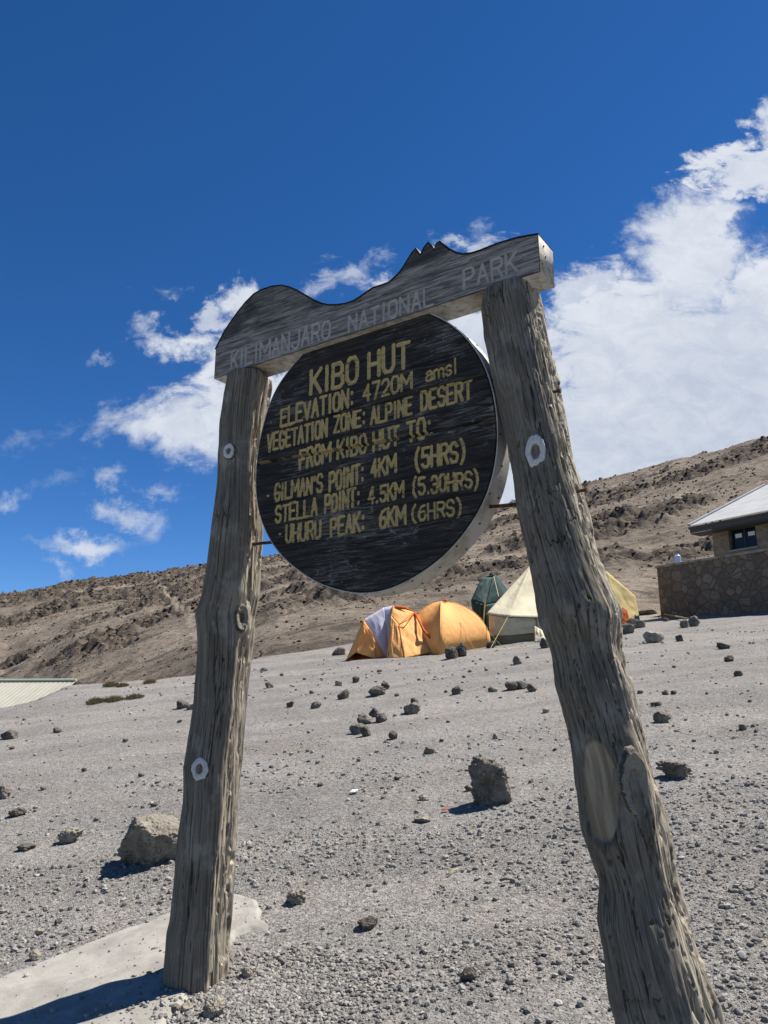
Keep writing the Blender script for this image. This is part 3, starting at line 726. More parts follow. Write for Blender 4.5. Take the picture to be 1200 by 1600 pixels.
# ---- stroke lettering
GL = {
 'A': [[(0, 0), (.5, 1), (1, 0)], [(.2, .36), (.8, .36)]], 'B': [[(0, 0), (0, 1), (.7, 1), (.92, .86), (.92, .64), (.7, .53), (0, .53)], [(.7, .53), (1, .4), (1, .14), (.75, 0), (0, 0)]],
 'D': [[(0, 0), (0, 1), (.6, 1), (1, .72), (1, .28), (.6, 0), (0, 0)]], 'E': [[(1, 0), (0, 0), (0, 1), (1, 1)], [(0, .52), (.8, .52)]], 'F': [[(0, 0), (0, 1), (1, 1)], [(0, .52), (.8, .52)]],
 'G': [[(1, .8), (.75, 1), (.25, 1), (0, .75), (0, .25), (.25, 0), (.75, 0), (1, .2), (1, .45), (.55, .45)]], 'H': [[(0, 0), (0, 1)], [(1, 0), (1, 1)], [(0, .5), (1, .5)]], 'I': [[(.5, 0), (.5, 1)]],
 'J': [[(1, 1), (1, .22), (.72, 0), (.28, 0), (0, .22)]], 'K': [[(0, 0), (0, 1)], [(1, 1), (0, .42)], [(.3, .58), (1, 0)]], 'L': [[(0, 1), (0, 0), (1, 0)]], 'M': [[(0, 0), (0, 1), (.5, .35), (1, 1), (1, 0)]],
 'N': [[(0, 0), (0, 1), (1, 0), (1, 1)]], 'O': [[(.25, 0), (0, .22), (0, .78), (.25, 1), (.75, 1), (1, .78), (1, .22), (.75, 0), (.25, 0)]], 'P': [[(0, 0), (0, 1), (.75, 1), (1, .86), (1, .6), (.75, .46), (0, .46)]],
 'R': [[(0, 0), (0, 1), (.75, 1), (1, .86), (1, .62), (.75, .5), (0, .5)], [(.55, .5), (1, 0)]], 'S': [[(1, .82), (.75, 1), (.25, 1), (0, .82), (0, .64), (.25, .52), (.75, .48), (1, .36), (1, .18), (.75, 0), (.25, 0), (0, .18)]],
 'T': [[(.5, 0), (.5, 1)], [(0, 1), (1, 1)]], 'U': [[(0, 1), (0, .2), (.25, 0), (.75, 0), (1, .2), (1, 1)]], 'V': [[(0, 1), (.5, 0), (1, 1)]], 'Z': [[(0, 1), (1, 1), (0, 0), (1, 0)]],
 '0': [[(.25, 0), (0, .22), (0, .78), (.25, 1), (.75, 1), (1, .78), (1, .22), (.75, 0), (.25, 0)]], '2': [[(0, .78), (.25, 1), (.75, 1), (1, .78), (1, .6), (0, 0), (1, 0)]],
 '3': [[(0, .82), (.25, 1), (.75, 1), (1, .82), (1, .64), (.7, .52), (.35, .52)], [(.7, .52), (1, .38), (1, .18), (.75, 0), (.25, 0), (0, .18)]], '4': [[(.72, 0), (.72, 1), (0, .32), (1, .32)]],
 '5': [[(1, 1), (.08, 1), (.05, .56), (.7, .6), (1, .42), (1, .18), (.75, 0), (.25, 0), (0, .16)]], '6': [[(.9, 1), (.4, .92), (.05, .6), (0, .25), (.25, 0), (.75, 0), (1, .2), (1, .4), (.75, .56), (.3, .54), (.03, .36)]],
 '7': [[(0, 1), (1, 1), (.35, 0)]], '(': [[(.8, 1.12), (.3, .82), (.15, .5), (.3, .12), (.8, -.16)]], ')': [[(.2, 1.12), (.7, .82), (.85, .5), (.7, .12), (.2, -.16)]],
 '.': [[(.5, 0), (.5, .05)]], ':': [[(.5, .12), (.5, .2)], [(.5, .68), (.5, .76)]], "'": [[(.5, 1), (.45, .76)]],
 'a': [[(.1, .6), (.35, .7), (.75, .7), (.95, .55), (.95, 0)], [(.95, .42), (.3, .42), (0, .28), (.05, .06), (.35, 0), (.7, .02), (.95, .18)]],
 'm': [[(0, 0), (0, .68)], [(0, .55), (.25, .7), (.5, .58), (.5, 0)], [(.5, .55), (.75, .7), (1, .58), (1, 0)]], 's': [[(.95, .58), (.7, .7), (.3, .7), (.05, .55), (.25, .38), (.75, .32), (.95, .15), (.7, 0), (.3, 0), (.05, .12)]],
 'l': [[(.5, 0), (.5, 1.05)]], '*': [[(.4, .3), (.6, .3)]],
}
WID = {'I': .34, '.': .3, ':': .34, "'": .26, 'l': .3, '(': .55, ')': .55, 'M': 1.15, 'm': 1.3, '*': .4}
def word_strokes(txt, bl, br, tl, o, crop, wob=0.012, seed=0):
    """word between two measured pixels of its baseline -> list of polylines in (s,z)"""
    a, b, t = (sp(crop[0] + p[0] / crop[2], crop[1] + p[1] / crop[2], o) for p in (bl, br, tl))
    h = t[1] - a[1]; rg = random.Random(seed * 77 + len(txt))
    ws = [WID.get(c, 0.8) for c in txt]; gap = 0.34; tot = sum(ws) + gap * (len(txt) - 1); k = (b[0] - a[0]) / tot
    out = []; x = 0.0
    for c, wd in zip(txt, ws):
        jz = rg.uniform(-wob, wob) * h * 1.5; js = rg.uniform(.96, 1.04)
        for st in GL[c]:
            pl = []
            for (u, v) in st:
                f = (x + u * wd) / tot
                pl.append((a[0] + f * (b[0] - a[0]), a[1] + f * (b[1] - a[1]) + jz + v * h * js))
            out.append(pl)
        x += wd + gap
    return out, abs(h)
def seg_dist(S, Z, strokes, pad):
    d = np.full(S.shape, 9.0, np.float32)
    for pl in strokes:
        for (x0, y0), (x1, y1) in zip(pl[:-1], pl[1:]):
            lo = (min(x0, x1) - pad, min(y0, y1) - pad); hi = (max(x0, x1) + pad, max(y0, y1) + pad)
            i0, i1 = np.searchsorted(Z[:, 0], [lo[1], hi[1]]); j0, j1 = np.searchsorted(S[0], [lo[0], hi[0]])
            if i1 <= i0 or j1 <= j0: continue
            s, z = S[i0:i1, j0:j1], Z[i0:i1, j0:j1]; ex, ey = x1 - x0, y1 - y0
            t = np.clip(((s - x0) * ex + (z - y0) * ey) / (ex * ex + ey * ey + 1e-12), 0, 1)
            d[i0:i1, j0:j1] = np.minimum(d[i0:i1, j0:j1], np.hypot(s - x0 - t * ex, z - y0 - t * ey))
    return d

def carved_board(name, outline, inside, o_front, thick, lines, mat, mat_text, hw, depth, seed, seams=(), res=0.0018, groove_grey=False):
    """a board whose front is a fine grid with the letters really cut into it; lines: [(part label, strokes)]"""
    O = np.array(outline); lo, hi = O.min(0), O.max(0)
    ss = np.arange(lo[0], hi[0] + res, res); zz = np.arange(lo[1], hi[1] + res, res)
    S, Z = np.meshgrid(ss, zz)
    streak = fbm2(S * 7 + seed, Z * 90, 4, seed) - 0.5; fine = fbm2(S * 30, Z * 260, 3, seed + 4) - 0.5
    off = streak * 0.0024 + fine * 0.0018
    for zs, w_, d_ in seams:
        dd = np.abs(Z - zs(S) - (fbm2(S * 9, S * 0 + seed, 3, 2) - .5) * 0.006); off = off + d_ * (1 - sstep(dd, w_ * 0.4, w_))
    masks = []
    for lab, st, h in lines:
        d = seg_dist(S, Z, st, hw * h * 1.8 + 0.004); d = d + (fbm2(S * 60, Z * 60, 2, seed + 7) - 0.5) * 0.0018
        masks.append((lab, d / (hw * h))); off = off + depth * (1 - sstep(d / (hw * h), 0.3, 1.0))
    ins = inside(S, Z)
    tan = np.zeros_like(S)
    if seams:
        zs, w_, d_ = seams[0]; tan = (1 - sstep(np.abs(Z - zs(S) - w_ * 0.55), 0.002, 0.0055)) * sstep(fbm2(S * 11 + 3, Z * 14, 3, 4), 0.40, 0.55) * (1 - sstep(S, S.min() + 0.30, S.min() + 0.75))
    V = sw(S, Z, o_front + off).reshape(-1, 3)
    Fq = grid_faces(len(zz), len(ss)); Fq = Fq[ins.ravel()[Fq].all(1)]
    attr = np.stack([S, Z, tan], -1).reshape(-1, 3)
    owner = np.zeros(len(Fq), int)
    for k, (lab, d) in enumerate(masks): owner[(d.ravel()[Fq].mean(1) < 0.95)] = k + 1
    def part(f, nm, m_, par, extra=None):
        used, inv = np.unique(f, return_inverse=True)
        return mesh_np(nm, V[used], inv.reshape(f.shape), m_, par, True, {'sz': attr[used]})
    # body: front grid plus the edge and back as one closed shell
    f = Fq[owner == 0]; used, inv = np.unique(f, return_inverse=True); n = len(used)
    m = len(O); e0 = sw(O[:, 0], O[:, 1], o_front + 0.0005); e1 = sw(O[:, 0], O[:, 1], o_front + thick)
    VV = np.concatenate([V[used], e0, e1]); AA = np.concatenate([attr[used], np.c_[O, np.zeros(m)], np.c_[O, np.zeros(m)]])
    i = np.arange(m); j = (i + 1) % m
    side = np.stack([n + i, n + m + i, n + m + j, n + j], -1)
    body = mesh_np(name, VV, [inv.reshape(f.shape), side], mat, sign, True, {'sz': AA, 'edge': np.concatenate([np.zeros(n), np.ones(2 * m)])})
    # flat back
    bm = bmesh.new(); bm.from_mesh(body.data); bm.verts.ensure_lookup_table()
    try: bm.faces.new([bm.verts[n + m + k] for k in range(m)])
    except ValueError: pass
    bm.to_mesh(body.data); bm.free()
    for k, (lab, d) in enumerate(masks):
        fk = Fq[owner == k + 1]
        if len(fk):
            t_ = part(fk, 'lettering', mat_text, body); t_['label'] = lab
    return body, S, Z

def clean(p): q = sp(*p); return (q[0], q[1])
hd = [clean(p) for p in HD_TOP]; s_l = hd[0][0]; s_r = hd[-1][0] + 0.004
hd = hd[:-1] + [(s_r, hd[-1][1])] + [(s_r, zb), (s_l, zb)]
hd = hd[::-1]
HDA = np.array(hd)
def in_poly(Pg, m_=0.0):
    def f(S, Z): return poly_sd(S, Z, Pg) > m_
    return f
def grey_board_material():
    m, t, b = material('weathered_grey_board'); g = t.attr('sz', 'Vector')
    st = t.noise(t.mapv(g, (5, 60, 1)), 1.0, 8, 0.65, 0.4); st2 = t.noise(t.mapv(g, (14, 190, 1)), 1.0, 5, 0.6, 0.3); bl = t.noise(t.mapv(g, (3.2, 7, 1)), 1.0, 5, 0.6, 0.6)
    c = t.mix(t.step(st, 0.34, 0.66), (0.105, 0.095, 0.088), (0.37, 0.335, 0.305))
    c = t.mix(t.step(st2, 0.48, 0.64, 0, 0.75), c, (0.045, 0.041, 0.041))
    c = t.mix(t.step(t.noise(t.mapv(g, (4, 30, 1)), 1.6, 6, 0.6), 0.52, 0.68, 0, 0.55), c, (0.29, 0.235, 0.17))
    sx = t.N.new('ShaderNodeSeparateXYZ'); t.link(g, sx.inputs[0])
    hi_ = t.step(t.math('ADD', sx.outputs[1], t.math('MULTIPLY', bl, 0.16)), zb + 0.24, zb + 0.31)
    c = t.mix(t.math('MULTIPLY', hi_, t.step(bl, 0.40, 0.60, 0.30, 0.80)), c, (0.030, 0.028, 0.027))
    ed = t.attr('edge')
    wht = t.mix(t.step(t.noise(t.coord('Object'), 24, 6, 0.7), 0.40, 0.66), (0.52, 0.49, 0.44), (0.28, 0.25, 0.195))
    c = t.mix(ed, c, wht)
    t.link(c, b.inputs['Base Color']); b.inputs['Roughness'].default_value = 0.85
    t.link(t.bump(t.math('ADD', t.math('MULTIPLY', st, 0.7), st2), 0.5, 0.006), b.inputs['Normal'])
    return m
def paint_text_material(name, hi_c, lo_c, wear):
    m, t, b = material(name); g = t.attr('sz', 'Vector')
    n = t.noise(t.mapv(g, (30, 90, 1)), 1.0, 6, 0.7, 0.3); n2 = t.noise(t.mapv(g, (3, 6, 1)), 1.0, 4, 0.6)
    c = t.mix(t.step(t.math('ADD', n, t.math('MULTIPLY', n2, 0.35)), wear - 0.09, wear + 0.09), hi_c, lo_c)
    t.link(c, b.inputs['Base Color']); b.inputs['Roughness'].default_value = 0.85
    return m
M_GREYB = grey_board_material()
M_GREYT = paint_text_material('grey_carved_groove', (0.44, 0.41, 0.375), (0.19, 0.178, 0.165), 0.86)
M_YELT = paint_text_material('yellow_lettering_paint', (0.48, 0.355, 0.150), (0.11, 0.084, 0.046), 0.78)
hl = []
for i_, (tx, bl_, br_, tl_) in enumerate([('KILIMANJARO', (122, 474), (430, 374), (122, 424)), ('NATIONAL', (490, 358), (752, 272), (490, 308)), ('PARK', (850, 224), (1015, 166), (850, 166))]):
    st_, h_ = word_strokes(tx, bl_, br_, tl_, 0.0, HB, seed=i_); hl.append((tx + ' carved in grey worn capitals', st_, h_))
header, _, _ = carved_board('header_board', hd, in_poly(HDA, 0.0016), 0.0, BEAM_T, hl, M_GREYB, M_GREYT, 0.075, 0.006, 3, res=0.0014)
header['label'] = 'grey timber header sawn into a mountain skyline'
# thin dark metal capping along the top outline
mk, tk, bk = material('dark_metal_edge'); bk.inputs['Base Color'].default_value = (0.03, 0.03, 0.032, 1); bk.inputs['Metallic'].default_value = 0.6; bk.inputs['Roughness'].default_value = 0.5
TOPL = [clean(p) for p in HD_TOP]; TOPL[-1] = (s_r, TOPL[-1][1])
def cap_strip():
    n = len(TOPL); V = []; Fq = []
    T_ = np.array(TOPL); d = np.gradient(T_, axis=0); nn = np.c_[-d[:, 1], d[:, 0]]; nn /= np.linalg.norm(nn, axis=1)[:, None]; nn *= np.sign(nn[:, 1:2] + 1e-6)
    lo_, hi_ = T_ + nn * 0.0008, T_ + nn * 0.0045
    for k in range(n):
        for q, o_ in ((lo_, -0.004), (hi_, -0.004), (hi_, BEAM_T + 0.003), (lo_, BEAM_T + 0.003)): V.append(sw(q[k, 0], q[k, 1], o_))
    for k in range(n - 1):
        for a_ in range(4): b_ = (a_ + 1) % 4; Fq.append([k * 4 + a_, k * 4 + b_, (k + 1) * 4 + b_, (k + 1) * 4 + a_])
    Fq += [[3, 2, 1, 0], [(n - 1) * 4 + q for q in range(4)]]
    return mesh_np('metal_capping', np.array(V), Fq, mk, header, False)
cap_strip()

# ---- round board
DPTS = [(402, 725), (400, 766), (407.5, 810), (427.7, 850), (471.7, 890.7), (526.7, 918), (563, 925.5), (600, 922), (644, 901.7), (691.7, 868.7), (728, 828), (754, 788), (768.7, 744), (775, 700), (773, 652), (765, 604.7), (750, 564), (721, 524), (691.7, 502), (429.5, 608), (413, 660), (457, 572)]
DP = np.array([sp(p[0], p[1], DISC_O) for p in DPTS])
A_ = np.c_[2 * DP, np.ones(len(DP))]; sol = np.linalg.lstsq(A_, (DP ** 2).sum(1), rcond=None)[0]
DC = sol[:2]; DRAD = math.sqrt(sol[2] + DC @ DC)
ang = np.arctan2(DP[:, 1] - DC[1], DP[:, 0] - DC[0]); res_r = np.hypot(*(DP - DC).T) - DRAD
od = np.argsort(ang); aa = np.concatenate([ang[od] - 2 * math.pi, ang[od], ang[od] + 2 * math.pi]); rv = np.tile(res_r[od], 3)
tq = np.linspace(0, 2 * math.pi, 240, endpoint=False) - math.pi / 2
rad_q = DRAD + 0.8 * np.interp((tq + math.pi) % (2 * math.pi) - math.pi, aa, rv)
kk = np.hanning(17); kk /= kk.sum(); rad_q = np.convolve(np.tile(rad_q, 3), kk, 'same')[240:480]
ZCUT = zb - 0.004
disc_o = np.c_[DC[0] + rad_q * np.cos(tq), DC[1] + rad_q * np.sin(tq)]
disc_o[:, 1] = np.minimum(disc_o[:, 1], ZCUT)
CR = (380, 480, 2.727)
words = [
 ('KIBO HUT in the largest capitals', [('KIBO', (288, 368), (485, 318), (280, 272)), ('HUT', (535, 299), (705, 252), (530, 200))]),
 ('ELEVATION 4720M amsl', [('ELEVATION:', (160, 507), (468, 420), (160, 437)), ('4720M', (512, 400), (717, 345), (514, 334)), ('amsl', (780, 318), (908, 280), (780, 262))]),
 ('VEGETATION ZONE ALPINE DESERT', [('VEGETATION', (103, 615), (355, 550), (101, 548)), ('ZONE:', (388, 535), (518, 501), (388, 468)), ('ALPINE', (545, 500), (718, 453), (545, 432)), ('DESERT', (760, 440), (972, 388), (760, 365))]),
 ('FROM KIBO HUT TO, half lost in the plank joint', [('FROM', (240, 690), (370, 655), (240, 614)), ('KIBO', (402, 645), (522, 618), (402, 572)), ('HUT', (555, 612), (662, 585), (555, 535)), ('TO:', (700, 572), (800, 548), (700, 492))]),
 ("GILMAN'S POINT 4KM (5HRS)", [('*', (95, 822), (115, 817), (95, 770)), ("GILMAN'S", (135, 825), (335, 785), (135, 757)), ('POINT:', (368, 783), (512, 745), (368, 707)), ('4KM', (545, 727), (650, 700), (545, 655)), ('(5HRS)', (733, 690), (945, 650), (733, 610))]),
 ('STELLA POINT 4.5KM (5.30HRS)', [('STELLA', (138, 918), (313, 885), (138, 850)), ('POINT:', (348, 877), (495, 845), (348, 805)), ('4.5KM', (535, 838), (682, 810), (535, 772)), ('(5.30HRS)', (722, 802), (1002, 765), (722, 735))]),
 ('UHURU PEAK 6KM (6HRS)', [('*', (145, 985), (165, 980), (145, 935)), ('UHURU', (182, 1003), (328, 980), (182, 933)), ('PEAK:', (373, 978), (515, 950), (373, 902)), ('6KM', (583, 942), (690, 922), (583, 868)), ('(6HRS)', (718, 912), (930, 880), (718, 850))]),
]
dl = []
for i_, (lab, ws) in enumerate(words):
    for q, wd in enumerate(ws):
        a_, h_ = word_strokes(*wd, DISC_O, CR, seed=i_ * 5 + q)
        dl.append(('%s in the yellow line %s' % ('bullet' if wd[0] == '*' else wd[0], lab), a_, h_))
def seam(p, q, off=0.0):
    a, b = (sp(CR[0] + v[0] / CR[2], CR[1] + v[1] / CR[2], DISC_O) for v in (p, q))
    return lambda S: a[1] + (S - a[0]) * (b[1] - a[1]) / (b[0] - a[0]) + off
seams = [(seam((60, 668), (1075, 482)), 0.009, 0.016), (seam((110, 527), (1035, 292)), 0.0035, 0.007), (seam((75, 905), (1040, 700)), 0.003, 0.005), (seam((100, 1010), (1000, 880)), 0.003, 0.004)]
def black_board_material():
    m, t, b = material('black_painted_board'); g = t.attr('sz', 'Vector')
    st = t.noise(t.mapv(g, (4, 55, 1)), 1.0, 8, 0.7, 0.5); st2 = t.noise(t.mapv(g, (10, 130, 1)), 1.0, 6, 0.65, 0.3); bl = t.noise(t.mapv(g, (2.2, 4.5, 1)), 1.0, 5, 0.6, 0.4)
    sc = t.noise(t.mapv(g, (16, 26, 1)), 1.0, 6, 0.75, 0.8)
    c = t.mix(t.step(st, 0.36, 0.66), (0.0115, 0.0098, 0.0082), (0.044, 0.0375, 0.031))
    wear = t.step(t.math('ADD', t.math('MULTIPLY', st2, 0.75), t.math('MULTIPLY', bl, 0.55)), 0.66, 0.82)
    c = t.mix(t.math('MULTIPLY', wear, 0.75), c, (0.185, 0.165, 0.145))
    c = t.mix(t.step(t.math('ADD', sc, t.math('MULTIPLY', bl, 0.5)), 0.84, 0.96, 0, 0.6), c, (0.27, 0.25, 0.22))
    sz_ = t.N.new('ShaderNodeSeparateXYZ'); t.link(g, sz_.inputs[0]); c = t.mix(t.math('MULTIPLY', sz_.outputs[2], 0.85), c, (0.30, 0.225, 0.125))
    c = t.mix(t.attr('edge'), c, (0.05, 0.045, 0.04))
    t.link(c, b.inputs['Base Color']); b.inputs['Roughness'].default_value = 0.8
    t.link(t.bump(t.math('ADD', t.math('MULTIPLY', st, 0.6), st2), 0.5, 0.005), b.inputs['Normal'])
    return m
M_BLACK = black_board_material()
disc, _, _ = carved_board('round_board', disc_o, in_poly(disc_o, 0.0015), DISC_O, DISC_T, dl, M_BLACK, M_YELT, 0.093, 0.005, 9, seams, 0.0018)
disc['label'] = 'round black planked board with carved yellow lettering'
# white painted metal rim round the board's edge
mr, tr, br_ = material('white_rim_paint'); P = tr.coord('Object')
c = tr.mix(tr.step(tr.noise(P, 9, 7, 0.7), 0.42, 0.68), (0.48, 0.46, 0.42), (0.30, 0.27, 0.215))
c = tr.mix(tr.step(tr.noise(P, 34, 5, 0.7), 0.60, 0.72, 0, 0.8), c, (0.13, 0.11, 0.085))
tr.link(c, br_.inputs['Base Color']); br_.inputs['Roughness'].default_value = 0.6
sel = [k for k in range(240)]
def rim():
    n = len(disc_o); ce = DC; V = []; Fq = []
    d = disc_o - ce; d /= np.linalg.norm(d, axis=1)[:, None]
    flat = disc_o[:, 1] > ZCUT - 1e-4
    idx = np.array([k for k in np.roll(np.arange(n), -int(np.where(flat)[0].max()) - 1) if not flat[k]])
    for k in idx:
        for rr_, o_ in ((0.0012, 0.003), (0.006, 0.003), (0.006, DISC_T + 0.004), (0.0012, DISC_T + 0.004)):
            q = disc_o[k] + d[k] * rr_; V.append(sw(q[0], q[1], DISC_O + o_))
    m_ = len(idx)
    for k in range(m_ - 1):
        for a_ in range(4): b_ = (a_ + 1) % 4; Fq.append([k * 4 + a_, k * 4 + b_, (k + 1) * 4 + b_, (k + 1) * 4 + a_])
    Fq += [[3, 2, 1, 0], [(m_ - 1) * 4 + q for q in range(4)]]
    o = mesh_np('rim_band', np.array(V), Fq, mr, disc, False); o['label'] = 'flaking white metal band nailed round the edge'
    return idx, d
idx, dd_ = rim()
M_RUST, tt, bb = material('rusty_iron'); P = tt.coord('Object')
tt.link(tt.mix(tt.step(tt.noise(P, 60, 4, 0.7), .35, .65), (0.045, 0.026, 0.016), (0.12, 0.06, 0.032)), bb.inputs['Base Color']); bb.inputs['Roughness'].default_value = 0.85
for k in range(6, len(idx), 7):
    q = disc_o[idx[k]] + dd_[idx[k]] * 0.0055
    for o_ in ((0.016, 0.088) if k % 2 else (0.05,)):
        a = sw(q[0], q[1], DISC_O + o_); n_ = dd_[idx[k]][0] * SR + np.array([0, 0, dd_[idx[k]][1]])
        mbn = MB(); mbn.tube([a, a + n_ * 0.003], 0.0045, 7); mbn.build('nail', M_RUST, disc)
for px, py in ((849, 385), (852, 402), (857, 420), (848, 412)):
    mbn = MB(); q = on_plane(px, py, sw(s_r, zb, 0), SR); mbn.tube([q - SR * 0.002, q + SR * 0.003], 0.004, 7); o = mbn.build('nail', M_RUST, header)
# iron rods pinning the board to the posts
def rod(p0, p1, r=0.007):
    a = sp(*p0, DISC_O + 0.055); b = sp(*p1, DISC_O + 0.055); m_ = MB()
    m_.tube([sw(a[0], a[1], DISC_O + 0.055), sw(b[0], b[1], DISC_O + 0.055)], r, 9); return m_.build('iron_rod', M_RUST, sign, True)
rod((385, 851), (440, 846)); rod((757, 792), (830, 787)); rod((766, 655), (810, 648))
def bolt(px, py, Y, lx):
    a = at_y(px, py, Y); m_ = MB(); m_.tube([a - SR * lx, a + SR * 0.010], 0.006, 8); m_.tube([a + SR * 0.004, a + SR * 0.012], 0.010, 6); return m_.build('bolt', M_RUST, sign)
q1 = sp(873, 611, POST_O); w1 = sw(*q1, POST_O); bolt(871, 611, w1[1], 0.08)
q1 = sp(913, 766, POST_O); w1 = sw(*q1, POST_O); bolt(912, 766, w1[1], 0.08)

# ================================================================== INDIVIDUAL ROCKS
def rock(cx, by, wpx, hpx, mat, label, group=None, sub=4, seed=None, yaw=0.0, depth=0.58, rough=0.095, flat=1.0, name='rock', cat='rock', planes=None):
    seed = seed if seed is not None else int(cx * 7 + by)
    p = on_ground(cx, by - hpx * 0.18); d = np.linalg.norm(p); sc = (p @ np.array([0, CP, SP])) / F
    if planes is None:
        q_ = random.Random(seed + 5)
        planes = [(q_.uniform(-.9, .9), q_.uniform(-.7, .3), 1, q_.uniform(.5, .85)), (q_.uniform(-1, 1), -1, q_.uniform(-.8, .4), q_.uniform(.5, .85)), (-1, q_.uniform(-1, .4), q_.uniform(-.6, .9), q_.uniform(.55, .95)), (1, q_.uniform(-1, .4), q_.uniform(-.6, .9), q_.uniform(.55, .95))]
        planes = q_.sample(planes, 3); rough = rough * q_.uniform(1.1, 2.0)
    V, Fc = rock_shape(sub, seed, 6, rough, max(depth, 0.62), planes)
    rg = np.random.default_rng(seed + 1); a = rg.uniform(0, 6.28) if planes is None else 0.0
    V = np.c_[V[:, 0] * math.cos(a) - V[:, 1] * math.sin(a), V[:, 0] * math.sin(a) + V[:, 1] * math.cos(a), V[:, 2]]
    ex = V.max(0) - V.min(0); V = (V - (V.max(0) + V.min(0)) / 2) / ex                # unit box
    W, Hh = wpx * sc, hpx * sc
    V = V * np.array([W, W * 0.85 * flat, Hh * 1.18])
    z = H(p[0], p[1]); org = np.array([p[0], p[1] + W * 0.20, z]); org[2] = H(org[0], org[1])
    V = V + org + np.array([0, 0, Hh * 1.18 * 0.5 - Hh * 0.24])
    o = mesh_np(name, V, Fc, mat, None, True, origin=org)
    return tag(o, label, cat, group)
SG = 'small dark stones scattered over the gravel'
SL = 'small dark stone no bigger than a fist lying on the open gravel'
# the two boulders and the near stones
rock(769, 1270, 68, 76, R_GREY, 'large upright block of rough grey lava alone on the gravel between the posts', sub=6, seed=12, depth=0.85, rough=0.16, planes=[(-0.2, -1, -0.28, .62), (-1, -.15, -.1, .72), (.25, -.1, 1, .72), (1, -.2, .25, .75)])
rock(230, 1368, 116, 76, R_BOUL, 'large pale boulder resting on the gravel beside the left sign post', sub=6, seed=43, depth=0.85, rough=0.13, flat=1.1, planes=[(-.25, -1, -.6, .50), (-1, -.3, .45, .66), (.55, -.2, 1, .52), (-.3, .1, 1, .66), (.9, -.3, .5, .8), (.5, -.8, -.5, .6)])
rock(732, 1238, 12, 9, R_DARK, 'pebble tucked against the left foot of the upright lava block', sub=3)
rock(671, 1180, 19, 13, R_GREY, 'flattish grey stone up the slope left of the upright lava block')
rock(775, 1156, 10, 9, R_PALE, 'small pale stone up the slope right above the upright lava block', sub=3)
rock(614, 1158, 15, 14, R_DARK, 'squarish dark stone lying just right of the cluster of five')
rock(559, 1150, 28, 17, R_GREY, 'broad grey stone lowest and leftmost in the cluster of five')
rock(571, 1154, 18, 17, R_DARK, 'rounded dark stone lowest and foremost in the cluster of five')
rock(571, 1135, 28, 18, R_GREY, 'brownish grey stone in the middle of the cluster of five')
rock(596, 1131, 19, 14, R_DARK, 'dark stone at the right end of the cluster of five')
rock(584, 1123, 17, 15, R_DARK, 'dark pitted stone at the top of the cluster of five')
rock(644, 1118, 28, 18, R_GREY, 'smooth grey block with a pale flat top upslope of the cluster of five')
rock(648, 1103, 13, 11, R_DARK, 'small pointed stone just behind the smooth grey block')
rock(590, 1090, 32, 16, R_GREY, 'wide low grey stone with a smaller one leaning behind it')
rock(602, 1080, 15, 13, R_DARK, 'small stone leaning behind the wide low grey stone')
rock(536, 1095, 19, 16, R_DARK, 'dark angular stone left of the wide low grey stone')
rock(493, 1109, 17, 12, R_GREY, 'low grey stone right of a small dark one on the left of the slope')
rock(453, 1107, 12, 10, R_DARK, 'small dark pyramid of stone nearest the left post on the open slope')
rock(420, 1077, 14, 10, R_DARK, 'dark stone highest beside the left post')
rock(529, 1073, 12, 9, R_PALE, 'pale stone below the orange tents, left of a dark wedge')
rock(556, 1068, 12, 10, R_DARK, 'dark wedge of stone below the lavender striped tent')
rock(713, 1088, 16, 15, R_DARK, 'dark upright stone alone in the middle of the slope')
rock(770, 1083, 15, 9, R_GREY, 'low grey stone left of the row of three dark stones by the right post')
rock(800, 1081, 22, 14, R_DARK, 'roundest of the row of three dark stones by the right post')
rock(815, 1079, 24, 13, R_DARK, 'longest of the row of three dark stones by the right post')
rock(832, 1083, 16, 13, R_DARK, 'rightmost of the row of three dark stones by the right post')
rock(854, 1115, 12, 8, R_PALE, 'small pale stone touching the outline of the right post')
rock(809, 1040, 15, 13, R_GREY, 'rough grey stone on the gravel in front of the cream tent')
# stones round the tents
rock(706, 1033, 22, 20, R_DARK, 'left half of the split dark boulder before the orange dome tent', sub=5)
rock(720, 1030, 20, 23, R_DARK, 'right half of the split dark boulder before the orange dome tent', sub=5)
rock(674, 1021, 23, 17, R_DARK, 'dark stone holding down the door flap between the orange tents')
rock(640, 1024, 22, 13, R_GREY, 'grey stone lying at the foot of the left orange tent')
rock(596, 1028, 15, 12, R_DARK, 'dark stone at the near corner of the lavender striped tent')
rock(559, 1027, 18, 10, R_GREY, 'low grey stone pinning the left corner of the orange tent')
rock(529, 1026, 22, 13, R_GREY, 'rough grey stone lying outside the left end of the orange tents')
rock(852, 1016, 15, 17, R_DARK, 'dark stone at the right corner of the cream tent beside the right post')
rock(768, 1015, 16, 12, R_DARK, 'dark stone at the left corner of the cream tent')
